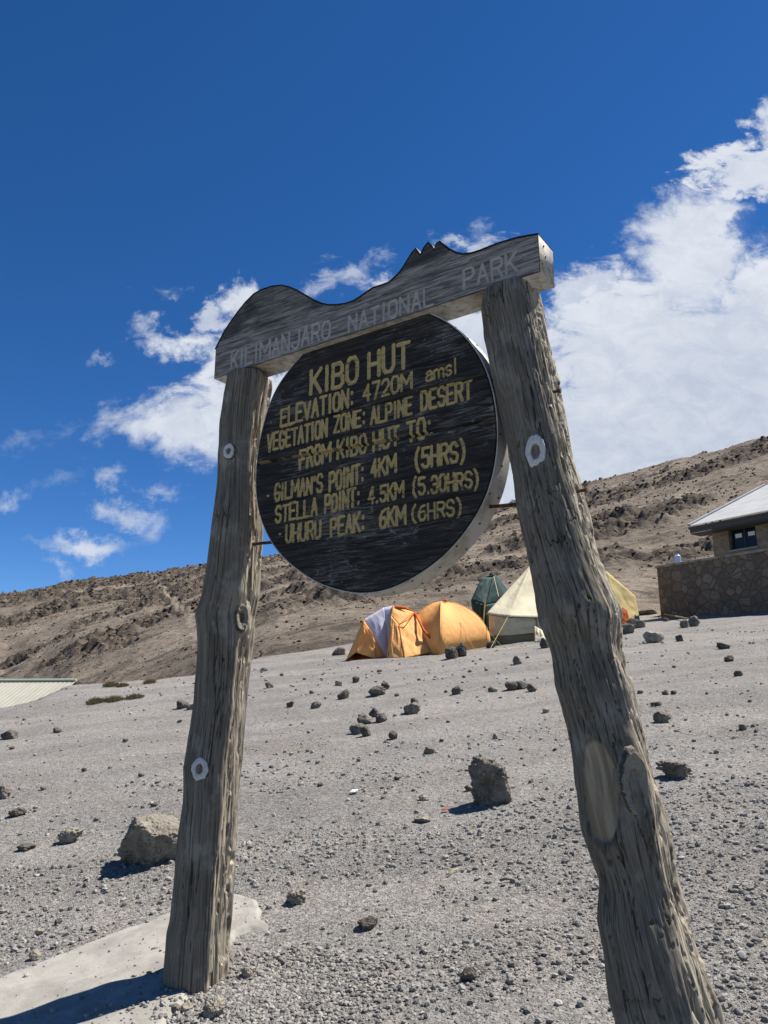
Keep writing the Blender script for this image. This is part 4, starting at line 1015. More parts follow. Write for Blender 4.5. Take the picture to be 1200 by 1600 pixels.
# right of the right post
rock(1025, 1008, 32, 20, R_PALE, 'pale square cut block lying on the gravel before the stone wall', seed=5, depth=0.8, rough=0.06)
rock(997, 984, 28, 16, R_GREY, 'rough grey stone with a slanting top close to the right post')
rock(983, 993, 19, 18, R_GREY, 'grey stone half hidden behind the right post', )
rock(1086, 982, 18, 18, R_GREY, 'larger of the two stones holding the yellow rope')
rock(1072, 983, 15, 14, R_GREY, 'smaller of the two stones holding the yellow rope')
rock(1063, 1004, 12, 11, R_DARK, 'small round dark stone right of the pale square block')
rock(1041, 972, 9, 6, R_GREY, 'little stone on the shadow line under the stone wall', sub=3)
rock(1132, 1016, 18, 11, R_DARK, 'knobbly brown stone highest of three down the right side')
rock(1141, 1036, 16, 11, R_DARK, 'knobbly stone in the middle of three down the right side')
rock(1155, 1058, 14, 9, R_DARK, 'lowest of three knobbly stones down the right side')
rock(1037, 1132, 28, 18, R_GREY, 'wide dark stone with a pale chipped top, right of the right post')
rock(1026, 1104, 18, 7, R_DARK, 'flat sliver of stone just above the chipped stone by the right post')
rock(1040, 1087, 10, 7, R_DARK, 'small brown stone left of its twin behind the right post', sub=3)
rock(1054, 1086, 10, 6, R_DARK, 'small brown stone right of its twin behind the right post', sub=3)
rock(1162, 1142, 14, 9, R_GREY, 'half buried grey stone near the right edge of the slope')
rock(1058, 1222, 58, 27, R_GREY, 'broad crumbling slab of lava half buried beside the right post', sub=5, depth=0.6, rough=0.22, flat=0.9)
# left of the left post
rock(283, 1110, 19, 14, R_DARK, 'dark stone with a flat top left of its paler neighbour by the left post')
rock(297, 1111, 14, 10, R_GREY, 'grey stone touching the left edge of the left post')
rock(88, 1147, 13, 9, R_DARK, 'lone dark stone on the left of the slope below the pale roofed hut')
rock(10, 1158, 26, 15, R_DARK, 'dark stone half in the picture at the far left edge')
rock(3, 1253, 20, 24, R_GREY, 'brown rough stone lower at the far left edge')
rock(24, 1279, 29, 14, R_DARK, 'flat black stone near the left edge')
rock(38, 1331, 28, 10, R_DARK, 'low flat dark stone left of the pale rubble')
rock(106, 1322, 44, 24, R_PALE, 'low pale rubble stone left of the large pale boulder', sub=5, rough=0.2)
rock(53, 1503, 19, 15, R_PALE, 'small pale cube of stone lying by the edge of the cement apron', depth=0.85, rough=0.04)
rock(60, 1463, 14, 10, R_PALE, 'flat pale stone a step above the cement apron', sub=3)
rock(89, 1447, 12, 9, R_DARK, 'little dark stone above the cement apron', sub=3)
# near foreground
rock(462, 1417, 34, 22, R_PALE, 'crumbly pale stone on the gravel right of the cement apron', sub=5, rough=0.2)
rock(574, 1455, 34, 17, R_DARK, 'dark flattened stone in the gravel in the foreground', sub=5)
rock(732, 1537, 27, 19, R_DARK, 'smooth dark stone lowest in the open foreground')
rock(660, 1287, 28, 10, R_PALE, 'flat pale stone downslope of the upright lava block')
rock(662, 1253, 17, 10, R_PALE, 'small pale stone left of the upright lava block')
rock(291, 1586, 19, 15, R_PALE, 'pale square chip at the foot of the left post', sub=4, depth=0.85, rough=0.05)
rock(332, 1598, 38, 30, R_PALE, 'crumbly pale lump of cement at the foot of the left post', sub=5, rough=0.2)
rock(273, 1586, 17, 13, R_GREY, 'grey chip beside the pale square one at the foot of the left post')
rock(385, 1532, 20, 16, R_PALE, 'pale lump in the gravel just right of the left post', sub=4)
for cx, by, wp, hp in [(487, 1085, 8, 6), (440, 1057, 7, 5), (412, 1049, 12, 6), (593, 1051, 9, 5), (620, 1089, 8, 5), (697, 1083, 6, 4), (725, 1060, 6, 4), (1054, 1044, 6, 4), (1001, 1085, 11, 6), (1137, 1119, 6, 5), (280, 1130, 8, 5), (17, 1172, 9, 5),
                       (150, 1284, 11, 6), (476, 1063, 6, 4), (760, 1049, 6, 4), (1105, 1085, 5, 4), (655, 1064, 7, 4), (905, 1400, 1, 1), (560, 1191, 7, 5), (480, 1176, 6, 5), (690, 1160, 8, 5), (500, 1230, 9, 6), (830, 1225, 9, 7), (620, 1220, 9, 6), (424, 1201, 8, 5), (867, 1174, 7, 5),
                       (1120, 1178, 9, 6), (1085, 1160, 7, 4), (1172, 1098, 7, 4), (220, 1215, 10, 6), (130, 1207, 9, 6), (66, 1236, 10, 6), (195, 1160, 8, 5), (240, 1262, 11, 7)]:
    if wp > 2: rock(cx, by, wp, hp, R_DARK if (cx + by) % 3 else R_GREY, SL, SG, sub=3)

# ================================================================== CLOTH / TENTS
def cloth(name, col, col2=None, trans=0.25, bump_s=5):
    m, t, b = material(name); P = t.coord('Object')
    n = t.noise(P, 2.5, 4, 0.5); c = t.mix(t.step(n, .3, .7), col, col2 or tuple(v * 0.88 for v in col))
    t.link(c, b.inputs['Base Color']); b.inputs['Roughness'].default_value = 0.7; b.inputs['Specular IOR Level'].default_value = 0.25
    t.link(t.bump(t.noise(t.mapv(P, (1, 1, 0.5)), bump_s, 4, 0.55, 0.8), 0.45, 0.05), b.inputs['Normal'])
    tr_ = t.N.new('ShaderNodeBsdfTranslucent'); t.link(c, tr_.inputs['Color']); mx = t.N.new('ShaderNodeMixShader'); mx.inputs[0].default_value = trans
    out = t.N['Material Output']; t.link(b.outputs[0], mx.inputs[1]); t.link(tr_.outputs[0], mx.inputs[2]); t.link(mx.outputs[0], out.inputs[0])
    return m
M_OR = cloth('orange_nylon', (0.95, 0.49, 0.155)); M_ORD = cloth('deep_orange_nylon', (0.55, 0.13, 0.03)); M_LAV = cloth('lavender_nylon', (0.66, 0.63, 0.73))
M_CR = cloth('cream_canvas', (0.68, 0.61, 0.43), trans=0.2); M_CRW = cloth('cream_canvas_wall', (0.66, 0.58, 0.38), trans=0.2); M_GRN = cloth('dark_green_canvas', (0.012, 0.045, 0.045), trans=0.1); M_YEL = cloth('yellow_canvas', (0.56, 0.45, 0.20), trans=0.25)
M_SKIRT = cloth('shaded_canvas_skirt', (0.16, 0.14, 0.09), trans=0.05)  # skirt at the tent foot, its shade put into the dark colour
def patch(corners, n=14, sag=0.0, seed=1, wr=0.012, out=None):
    """bilinear cloth panel between 4 points with sag and soft wrinkles -> verts, faces"""
    a, b, c, d = [np.asarray(p, float) for p in corners]
    u, v = np.meshgrid(np.linspace(0, 1, n), np.linspace(0, 1, n))
    P = ((1 - u) * (1 - v))[..., None] * a + (u * (1 - v))[..., None] * b + (u * v)[..., None] * c + ((1 - u) * v)[..., None] * d
    nr = np.cross(b - a, d - a) + np.cross(c - b, d - b) * 1e-3; nr = nr / (np.linalg.norm(nr) + 1e-9)
    if np.dot(nr, -P.mean((0, 1))) < 0: nr = -nr
    bub = (4 * u * (1 - u)) * (4 * v * (1 - v))
    k = sag * bub + wr * (fbm2(u * 5 + seed * 3.3, v * 5 + seed, 3, seed) - .5) * 2 * np.clip(bub * 3, 0, 1)
    return (P + k[..., None] * nr).reshape(-1, 3), grid_faces(n, n)
class Panels:
    def __init__(s): s.V = []; s.F = []; s.n = 0; s.k = 0
    def add(s, corners, sag=0.0, wr=0.012, n=14):
        s.k += 1; V, Fq = patch(corners, n, sag, s.k, wr); s.V.append(V); s.F.append(Fq + s.n); s.n += len(V)
    def build(s, name, mat, parent, thick=0.006):
        o = mesh_np(name, np.concatenate(s.V), np.concatenate(s.F), mat, parent, True)
        md = o.modifiers.new('cloth_thickness', 'SOLIDIFY'); md.thickness = thick; md.offset = 0
        return o
TY = 19.5
def T(px, py, dy=0.0): return at_y(px, py, TY + dy)
def ground_at(p, dz=0.0): return np.array([p[0], p[1], H(p[0], p[1]) + dz])
def G_(px, py, dy=0.0): return ground_at(T(px, py, dy), -0.03)
def base_thing(name, label, cat, px, py, dy=0.0, group=None):
    p = T(px, py, dy); return thing(name, label, cat, (p[0], p[1], H(p[0], p[1])), group)

# --- left orange tent with the lavender panel
ta = base_thing('dome_tent', 'smaller orange tent with a lavender panel across its left shoulder', 'tent', 612, 1015, 0.4)
A0 = T(568, 968, 0.0); A1 = T(600, 949, 0.25); A2 = T(613, 946.5, 0.3); A3 = T(636, 949, 0.4); A4 = T(648, 957, 0.45)
B0 = G_(540, 1023, 0.25); B1 = G_(572, 1026, -0.5); B2 = G_(588, 1018, -0.1); B3 = G_(603, 1015, 0.05); B4 = G_(608, 1013, 0.08); B5 = G_(604, 1026, -0.55); B6 = G_(632, 1027, -0.75); B7 = G_(682, 1020, -0.35)
V1 = T(623.5, 976, -0.1)
bk = [G_(548, 1012, 1.6), G_(660, 1005, 2.2)]
p = Panels()
p.add([B0, T(556, 1019, -0.25), T(571, 990, -0.22), A0], 0.03, 0.03); p.add([T(556, 1019, -0.25), B2, T(582, 990, -0.12), A0], 0.02, 0.04)
p.add([B2, B3, A0, A0], 0.02); p.add([bk[0], B0, A0, A1], 0.1)
p.build('outer_fabric', M_OR, ta)
p = Panels(); p.add([A0, B3, B4, A1], 0.05, 0.02, 18); p.add([A1, B4, B4, A2], 0.02, 0.01); p.build('lavender_panel', M_LAV, ta)
p = Panels(); p.add([A2, B4, B5, T(611, 962, 0.1)], 0.02, 0.02); p.add([T(611, 962, 0.1), B5, B6, V1], 0.03, 0.04, 20); p.add([A2, T(611, 962, .1), V1, A4], 0.04, 0.01)
p.add([V1, B6, T(672, 1019, -0.5), A4], -0.02, 0.05, 20); p.add([A4, T(672, 1019, -.5), B7, T(668, 985, 0.0)], -0.03, 0.03); p.add([A4, T(668, 985, 0), bk[1], A3], 0.08); p.add([A1, bk[0], bk[1], A3], 0.25)
p.build('porch_fabric', M_OR, ta)
p = Panels(); p.add([T(611, 952, 0.26), T(618, 946, 0.31), T(636, 947.5, 0.33), T(637, 952.5, 0.29)], 0.03, 0.004); p.build('vent_hood', M_ORD, ta)
mb = MB()
mb.tube([V1 + (0, -.02, 0), T(638, 968, -.1), A4 + (0, -.02, 0)], 0.012); mb.tube([V1 + (0, -.02, 0), (V1 + B5) / 2 + (0, -.03, 0.02), B5], 0.01); mb.tube([V1 + (0, -.02, 0), (V1 + B6) / 2 + (0, -.02, 0), B6], 0.008)
mb.tube([A4 + (0, -.03, 0), T(662, 985, -.25), T(681, 1007, -.42)], 0.03)
mb.build('door_seam', M_ORD, ta, True)

# --- right orange dome
tb = base_thing('dome_tent', 'larger plain orange dome tent with a red vent flap near its top', 'tent', 712, 1005, 0.8)
def dome(base, apex, n=26, seed=3, poles=(), sag=0.10, pw=0.62):
    base = [np.asarray(b, float) for b in base]; m_ = len(base); per = 14
    ring = []
    for i in range(m_):
        for k in range(per):
            t_ = k / per; q = base[i] * (1 - t_) + base[(i + 1) % m_] * t_
            mid = 4 * t_ * (1 - t_); ring.append((q, mid))
    V = []; ap = np.asarray(apex, float)
    for j in range(n):
        r_ = 1 - j / (n - 1)                                # 1 at the base, 0 at the apex
        for q, mid in ring:
            hgt = (1 - r_ ** 1.9) ** pw if r_ < 1 else 0.0
            s_ = 1 - sag * mid * math.sin(math.pi * min(1, (1 - r_) * 1.15))
            xy = ap[:2] + (q[:2] - ap[:2]) * r_ * s_
            zz = q[2] * (1 - hgt) + ap[2] * hgt
            zz -= 0.06 * mid * math.sin(math.pi * r_) ** 2
            V.append((xy[0], xy[1], zz))
    V = np.array(V); V += (fbm3(V[:, 0] * 2.5, V[:, 1] * 2.5, V[:, 2] * 2.5, 3, seed) - .5)[:, None] * 0.03
    return V, grid_faces(n, m_ * per, True), m_ * per, n, per
APX = T(690, 941, 0.75)
V, Fq, rn, nn_, per = dome([G_(768, 1003, 0.0), G_(688, 1017, -0.75), G_(632, 1012, 0.4), G_(690, 995, 2.0)], APX, seed=4, sag=0.07, pw=0.50)
o = mesh_np('outer_fabric', V, Fq, M_OR, tb, True); md = o.modifiers.new('cloth_thickness', 'SOLIDIFY'); md.thickness = 0.006
def dome_pt(f, j):                                             # f: ring position in corners, j: 0 base .. 1 apex
    return V[int(round(j * (nn_ - 1))) * rn + int(round(f * per)) % rn]
mb = MB()
for c_ in (0, 1, 2, 3):
    mb.tube([dome_pt(c_, j) + np.array([0, 0, 0.004]) for j in np.linspace(0, 1, 12)], 0.014, 6)
mb.build('pole_sleeves', M_OR, tb, True)
va = [dome_pt(0.62, 0.80), dome_pt(0.25, 0.80), dome_pt(0.2, 0.90), dome_pt(0.7, 0.90)]
p = Panels(); up = np.array([0, -0.03, 0.05]); p.add([va[0] + up * .6, va[1] + up * .6, va[2] + up, va[3] + up], 0.05, 0.006); p.build('vent_hood', M_ORD, tb)

for c_, jj, gx_, gy_ in ((0, .35, 783, 1009), (1, .38, 700, 1028), (0.5, .30, 742, 1018)):
    a = dome_pt(c_, jj); b = G_(gx_, gy_, -0.9 if c_ else -0.2) + np.array([0, 0, .04]); mb = MB(); mb.tube([a, a * .5 + b * .5 - np.array([0, 0, .02]), b], 0.005, 5); mb.build('guy_line', M_YEL, tb)
# --- cream wall tent
_T0 = T
def T(px, py, dy=0.0): return _T0(px, py, dy + 0.6)
tc = base_thing('wall_tent', 'tall cream canvas tent with upright walls, partly behind the right post', 'tent', 820, 1005, 1.0)
P1 = T(828, 884, 1.0); P2 = T(893, 880, 2.0); eL = T(759.5, 959.5, -0.3); eN = T(793.5, 964, -0.5); eR = T(868, 965, 0.15); eB = T(905, 958, 2.6); eK = T(800, 950, 3.4)
p = Panels(); p.add([eL, eN, P1, P1], -0.06, 0.02, 20); p.add([eN, eR, P2, P1], -0.08, 0.03, 22); p.add([eR, eB, P2, P2], -0.05); p.add([eB, eK, P1, P2], 0.0); p.add([eK, eL, P1, P1], 0.0)
p.build('roof', M_CR, tc)
def dn(e, dx, k): q = np.array([e[0] + dx, e[1], 0]); return ground_at(q, k)
inset = lambda e, f=0.06: e + (np.mean([eL, eN, eR, eB, eK], 0) - e) * np.array([f, f, 0]) + np.array([0, 0, -0.01])
wl = [inset(e) for e in (eL, eN, eR, eB, eK)]; wb = [ground_at(e, 0.22) for e in wl]; wg = [ground_at(e + (np.mean(wl, 0) - e) * np.array([.02, .02, 0]), -0.03) for e in wl]
p = Panels()
for i in range(5):
    j = (i + 1) % 5; p.add([wb[i], wb[j], wl[j], wl[i]], 0.02, 0.05, 18)
p.build('wall', M_CRW, tc)
p = Panels()
for i in range(5):
    j = (i + 1) % 5; p.add([wg[i], wg[j], wb[j] + (0, .01, -.003), wb[i] + (0, .01, -.003)], 0.01, 0.03)
p.build('ground_skirt', M_SKIRT, tc)
mb = MB(); q0 = wl[1] * .42 + wl[2] * .58; q1 = wb[1] * .42 + wb[2] * .58; mb.tube([q0 + (0, -.04, 0), (q0 + q1) / 2 + (0.03, -.05, 0), q1 + (-0.02, -.04, 0)], 0.014); mb.build('door_seam', M_SKIRT, tc, True)
p = Panels(); f0 = T(836, 1016, -0.55); p.add([ground_at(f0, 0.0), ground_at(T(856, 1008, -.75), 0.0), T(848, 985, -.3), T(835, 978, -.12)], 0.02, 0.04); p.build('door_flap', M_CR, tc)
mb = MB(); mb.tube([eN, ground_at(T(765, 985, -1.5))], 0.008, 5); mb.build('guy_line', M_YEL, tc)

T = _T0
# --- green tent behind
tg = base_thing('ridge_tent', 'dark green ridge tent standing behind the orange dome and the cream tent', 'tent', 762, 985, 2.0)
g1 = T(752, 902.5, 2.0); g2 = T(771, 902, 2.3); gl = T(736, 938, 1.7); gr_ = T(795, 938, 2.6); g3 = T(774, 897, 4.2); gl2 = T(752, 928, 4.2); gr2 = T(803, 934, 4.6)
p = Panels(); p.add([gl, T(757, 945, 1.6), g2, g1], 0.02, 0.03); p.add([T(757, 945, 1.6), gr_, g2, g2], 0.03, 0.03); p.add([gr_, gr2, g3, g2], -.03); p.add([gl2, gl, g1, g3], -.03)
p.build('roof', M_GRN, tg)
p = Panels(); w_ = [ground_at(T(745, 990, 1.8)), ground_at(T(758, 990, 1.7)), ground_at(T(795, 980, 2.6)), ground_at(T(803, 975, 4.6)), ground_at(T(752, 985, 4.2))]
tops = [gl, T(757, 945, 1.6), gr_, gr2, gl2]
for i in range(5): j = (i + 1) % 5; p.add([w_[i], w_[j], tops[j], tops[i]], 0.02, 0.04)
p.build('wall', M_GRN, tg)
mb = MB(); mb.tube([g2 + (0, -.05, .02), T(779, 932, 1.2)], 0.012, 5); mb.tube([T(758, 939, 1.3), ground_at(T(752, 975, 1.2))], 0.02, 5); mb.build('guy_line', M_YEL, tg)

# --- yellow tent seen past the right post
ty = base_thing('ridge_tent', 'yellowish canvas tent showing only its sloping end right of the right post', 'tent', 960, 958, 5.5)
y1 = T(925, 885, 5.5); y2 = T(948, 893, 5.2); yr = T(993, 932, 5.6); yg = ground_at(T(999, 957, 5.2)); yf = ground_at(T(968, 960, 4.4)); yb = ground_at(T(905, 955, 5.0)); yk = ground_at(T(985, 945, 8.0)); yk2 = ground_at(T(905, 945, 8.0)); y3 = T(938, 886, 8.0)
p = Panels(); p.add([yf, yg, yr, y2], -0.06, 0.05, 18); p.add([yr, yg, yk, y3], -.03, .03); p.add([yr, y3, y1, y2], -.02); p.add([yb, yf, y2, y1], -.02, .03); p.add([yk2, yb, y1, y3], 0)
p.build('outer_fabric', M_YEL, ty)
p = Panels(); p.add([ground_at(T(970, 962, 4.3), .0), ground_at(T(984, 961, 4.5), .0), T(980, 953, 4.6), T(972, 948, 4.5)], 0.03, 0.03); p.build('door_flap', M_ORD, ty)

# ================================================================== STONE WALL AND HOUSE
WD = np.array([0.585, -0.811, 0.0]); WN = np.array([-0.811, -0.585, 0.0]); UP = np.array([0, 0, 1.0])    # along the fronts; out of the fronts
def stone_material(name, scale, c0, c1, mortar, squash=1.0):
    m, t, b = material(name); g = t.attr('fz', 'Vector')
    wv_ = t.N.new('ShaderNodeTexNoise'); t.link(g, wv_.inputs['Vector']); wv_.inputs['Scale'].default_value = 3.0
    sv = t.N.new('ShaderNodeVectorMath'); sv.operation = 'SCALE'; t.link(t.vmath('SUBTRACT', wv_.outputs['Color'], (.5, .5, .5)), sv.inputs[0]); sv.inputs['Scale'].default_value = 0.10
    gg = t.mapv(t.vmath('ADD', g, sv.outputs[0]), (1, squash, 1))
    v = t.N.new('ShaderNodeTexVoronoi'); v.feature = 'F1'; t.link(gg, v.inputs['Vector']); v.inputs['Scale'].default_value = scale
    e = t.voro(gg, scale, 'DISTANCE_TO_EDGE'); sc_ = t.N.new('ShaderNodeSeparateColor'); t.link(v.outputs['Color'], sc_.inputs[0])
    c = t.mix(sc_.outputs[0], c0, c1); c = t.mix(t.step(sc_.outputs[1], .55, .9, 0, .6), c, (0.155, 0.10, 0.07))
    c = t.mix(t.step(t.noise(g, 14, 6, 0.7), .4, .7, 0, .55), c, tuple(0.55 * q for q in c0))
    c = t.mix(t.step(e, 0.02, 0.07), mortar, c)
    t.link(c, b.inputs['Base Color']); b.inputs['Roughness'].default_value = 0.92
    t.link(t.bump(t.noise(g, 30, 5, .7), .5, .02, t.bump(t.step(e, 0.0, 0.16), 0.7, 0.04)), b.inputs['Normal'])
    return m
M_WALLST = stone_material('rubble_stone', 4.0, (0.135, 0.102, 0.076), (0.245, 0.190, 0.142), (0.110, 0.086, 0.066))
M_HOUSEST = stone_material('house_stone', 2.6, (0.20, 0.152, 0.108), (0.31, 0.24, 0.17), (0.20, 0.165, 0.125), 1.25)
def slab_face(mb_, attrs, o, a, c, depth, n=(60, 24), jitter=0.03, seed=1):
    """a thick wall: rough front grid from o along a (length) and c (height), with real depth behind"""
    pass
def wall_block(name, o, L, Hh, depth, mat, parent, seed, rough=0.03, n=(160, 50), origin=None, slope=None):
    u, v = np.meshgrid(np.linspace(0, L, n[0]), np.linspace(0, 1, n[1]))
    hgt = Hh if slope is None else Hh + slope * u
    zz = v * hgt
    cell = fbm2(u * 3.1 + seed, zz * 3.1, 3, seed); edge_ = np.minimum(np.minimum(u, L - u), np.minimum(zz, hgt - zz))
    off = (cell - .5) * 2 * rough * sstep(edge_, 0, 0.1)
    P_ = np.asarray(o) + u[..., None] * WD + zz[..., None] * UP + off[..., None] * WN
    V_ = P_.reshape(-1, 3); fz = np.stack([u, zz, 0 * u], -1).reshape(-1, 3); Fg = grid_faces(n[1], n[0])
    k = len(V_); tl_, tr__ = (n[1] - 1) * n[0], n[1] * n[0] - 1
    hR = Hh if slope is None else Hh + slope * L
    Bk = np.array([o, o + L * WD, o + L * WD + hR * UP, o + Hh * UP]) - depth * WN
    V_ = np.concatenate([V_, Bk]); fz = np.concatenate([fz, [[0, 0, depth], [L, 0, depth], [L, hR, depth], [0, Hh, depth]]])
    top = [[tl_ + i for i in range(n[0])] + [k + 2, k + 3]]; left = [[i * n[0] for i in range(n[1])] + [k + 3, k]]; right = [[i * n[0] + n[0] - 1 for i in range(n[1])][::-1] + [k + 1, k + 2]]; back = [[k + 1, k, k + 3, k + 2]]
    faces = [list(f) for f in Fg] + top + left + right + back
    o_ = mesh_np(name, V_, faces, mat, parent, False, {'fz': fz}, origin=origin)
    return o_
w0 = at_y(1033, 966, 25.0); w0[2] = H(w0[0], w0[1]) - 0.25; wtop = at_y(1027, 888, 25.0)[2]
wl_o = wall_block('stone_wall', w0, 9.0, wtop - w0[2], 0.45, M_WALLST, None, 4, 0.035, (240, 60), origin=w0)
tag(wl_o, 'long rubble stone retaining wall in shade below the tin roofed house', 'wall')
mb = MB(); mb.box(w0 + UP * (wtop - w0[2] + 0.002) + WN * 0.05 - WD * 0.04, WD * 9.0, -WN * 0.52, UP * 0.07); M_COP, t_, b_ = material('wall_coping'); t_.link(t_.mix(t_.step(t_.noise(t_.coord('Object'), 4, 6, .65), .35, .65), (0.17, 0.145, 0.115), (0.30, 0.265, 0.215)), b_.inputs['Base Color']); mb.build('coping', M_COP, wl_o)
# terrace behind the wall top
M_PAVE, t_, b_ = material('terrace_concrete'); t_.link(t_.mix(t_.noise(t_.coord('Object'), 3, 5, .6), (0.20, 0.19, 0.17), (0.30, 0.285, 0.26)), b_.inputs['Base Color'])
mb = MB(); q = w0 + np.array([0, 0, wtop - w0[2] - 0.16]); mb.box(q - WN * 0.46 + WD * 0.02, WD * 8.9, -WN * 12.0, UP * 0.12); mb.box(q - WN * 0.46 + WD * 0.02 - UP * 1.6, WD * 0.4, -WN * 12.0, UP * 1.59)
tag(mb.build('terrace', M_PAVE, origin=q), kind='structure')
# house
hc = at_y(1112, 830, 26.94); E0 = at_y(1075, 822, 27.0)
house = thing('stone_house', 'brown stone house with a bright corrugated tin roof above the retaining wall', 'house', (hc[0], hc[1], wtop - 0.05))
h0 = np.array([hc[0], hc[1], wtop - 0.06]); eave_z = E0[2]; WH = eave_z - h0[2] + 0.02
# front wall with a real window opening: four stone pieces round the hole
a_ = on_plane(1138, 835, h0, WN); b2 = on_plane(1181, 832, h0, WN); wz0 = on_plane(1160, 857, h0, WN)[2]; wz1 = on_plane(1160, 813, h0, WN)[2]
ws, we = (a_ - h0) @ WD, (b2 - h0) @ WD; wz1 = min(wz1, h0[2] + WH - 0.12)
def front_piece(s0, s1, z0, z1, seed, ncol=40, nrow=20):
    wall_block('wall', h0 + WD * s0 + UP * (z0 - h0[2]), s1 - s0, z1 - z0, 0.35, M_HOUSEST, house, seed, 0.015, (ncol, nrow))
M_HOUSEST_ = M_HOUSEST
front_piece(0, ws, h0[2], h0[2] + WH, 11); front_piece(we, 8.0, h0[2], h0[2] + WH, 12, 90); front_piece(ws, we, h0[2], wz0, 13); front_piece(ws, we, wz1, h0[2] + WH, 14, 30, 6)
mb = MB(); mb.box(h0 - WN * 0.36, WD * 0.3, -WN * 5.6, UP * WH); mb.box(h0 - WN * 5.7 + WD * 0.01, WD * 8, -WN * 0.3, UP * WH); mb.box(h0 - WN * .36 + WD * 7.7, WD * 0.3, -WN * 5.3, UP * WH); M_IN = M_HOUSEST
o = mb.build('rear_wall', M_PAVE, house)
M_FRAME, t_, b_ = material('dark_window_frame'); b_.inputs['Base Color'].default_value = (0.035, 0.032, 0.03, 1); b_.inputs['Roughness'].default_value = 0.5
M_GLASS, t_, b_ = material('window_glass'); b_.inputs['Base Color'].default_value = (0.008, 0.010, 0.013, 1); b_.inputs['Roughness'].default_value = 0.12; b_.inputs['Specular IOR Level'].default_value = 0.3
M_WHITE, t_, b_ = material('matte_white'); b_.inputs['Base Color'].default_value = (0.62, 0.63, 0.66, 1)
wo = h0 + WD * ws + UP * (wz0 - h0[2]) - WN * 0.16; ww, wh = we - ws, wz1 - wz0; ft = 0.05
mb = MB()
mb.box(wo, WD * ww, -WN * .06, UP * ft); mb.box(wo + UP * (wh - ft), WD * ww, -WN * .06, UP * ft)
for s_ in (0, ww * 0.5 - ft / 2, ww - ft): mb.box(wo + UP * ft + WD * s_, WD * ft, -WN * .06, UP * (wh - 2 * ft))
win = mb.build('window', M_FRAME, house)
for s_ in (ft, ww * .5 + ft / 2):
    mb = MB(); mb.box(wo + WD * s_ + UP * ft - WN * .025, WD * (ww * .5 - ft * 1.5), -WN * .012, UP * (wh - 2 * ft)); mb.build('pane', M_GLASS, win)
    mb = MB(); mb.box(wo + WD * (s_ + .10 * ww) + UP * (wh * .48) - WN * .018, WD * ww * .24, -WN * .004, UP * wh * .16); mb.build('white_patch', M_WHITE, win)  # small white rectangle on the front of each pane
mb = MB(); mb.box(wo - UP * 0.062 - WD * .05 + WN * 0.22, WD * (ww + .1), -WN * .2, UP * .06); mb.build('sill', M_PAVE, win)
# corrugated roof
M_TIN, t_, b_ = material('corrugated_tin'); Pn = t_.coord('Object')
t_.link(t_.mix(t_.step(t_.noise(Pn, 1.2, 6, .65), .35, .7), (0.34, 0.35, 0.36), (0.26, 0.27, 0.28)), b_.inputs['Base Color']); b_.inputs['Roughness'].default_value = 0.8; b_.inputs['Metallic'].default_value = 0.0
def tin(name, o, along, up, Lr, pitch=0.076, amp=0.012, parent=None, mat=None, thick=0.004, origin=None):
    nc = int(Lr / pitch * 8); u = np.linspace(0, Lr, nc); nrm = np.cross(along, up); nrm /= np.linalg.norm(nrm); nrm *= np.sign(nrm[2])
    rows = [np.asarray(o) + u[:, None] * along + up * f + (amp * np.sin(u / pitch * 2 * math.pi))[:, None] * nrm for f in (0, .5, 1)]
    o_ = mesh_np(name, np.concatenate(rows), grid_faces(3, nc), mat, parent, False, origin=origin); md_ = o_.modifiers.new('sheet', 'SOLIDIFY'); md_.thickness = thick; return o_
rise = 2.47; run = 5.76; upv = -WN * run / 1.0 * 1.0 + UP * rise
tin('roof', E0, WD, upv, 9.2, parent=house, mat=M_TIN)
tin('roof', E0 + upv * 1.0 + (-WN * run - UP * rise), WD, (WN * run + UP * rise), 9.2, parent=house, mat=M_TIN)
M_FASC, t_, b_ = material('dark_fascia'); b_.inputs['Base Color'].default_value = (0.06, 0.062, 0.062, 1); b_.inputs['Roughness'].default_value = 0.6
mb = MB(); mb.box(E0 - UP * 0.26 - WN * 0.06 + WD * .02, WD * 9.1, -WN * 0.03, UP * 0.22); mb.build('fascia', M_FASC, house)
mb = MB(); mb.tube([E0 - UP * .09 - WN * .03, E0 - UP * .09 - WN * .03 + WD * 9.1], 0.04, 10); mb.build('gutter', M_FASC, house)
mb = MB(); mb.box(E0 - UP * 0.30 - WN * 0.10 + WD * .02, WD * 9.1, -WN * 0.62, UP * 0.03); mb.build('soffit', M_FASC, house)
mb = MB(); mb.box(E0 + UP * 0.022 - WD * 0.03, WD * 0.10, upv, UP * 0.05); mb.build('verge_cap', M_TIN, house)
# pale blue pipe on the terrace
pp_ = on_plane(1060, 884, np.array([0, 0, wtop - 0.03]), UP); M_PIPE, t_, b_ = material('pale_blue_plastic'); b_.inputs['Base Color'].default_value = (0.36, 0.45, 0.62, 1); b_.inputs['Roughness'].default_value = 0.45
pp_ = at_y(1060, 884, 25.25); ph_ = 21 / F * 25.3
pz = wtop + 0.074
pr = thing('water_drum', 'narrow pale blue plastic drum standing on the end of the stone wall', 'drum', (pp_[0], pp_[1], pz))
mb = MB(); c0 = np.array([pp_[0], pp_[1], pz]); mb.tube([c0, c0 + UP * .03, c0 + UP * ph_ * .5, c0 + UP * (ph_ * .86), c0 + UP * ph_ * .93], [.085, .10, .098, .10, .07], 20); mb.build('drum_body', M_PIPE, pr, False)
mb = MB(); mb.tube([c0 + UP * ph_ * .932, c0 + UP * ph_ * 1.02], [.055, .05], 16); mb.build('lid', M_WHITE, pr)

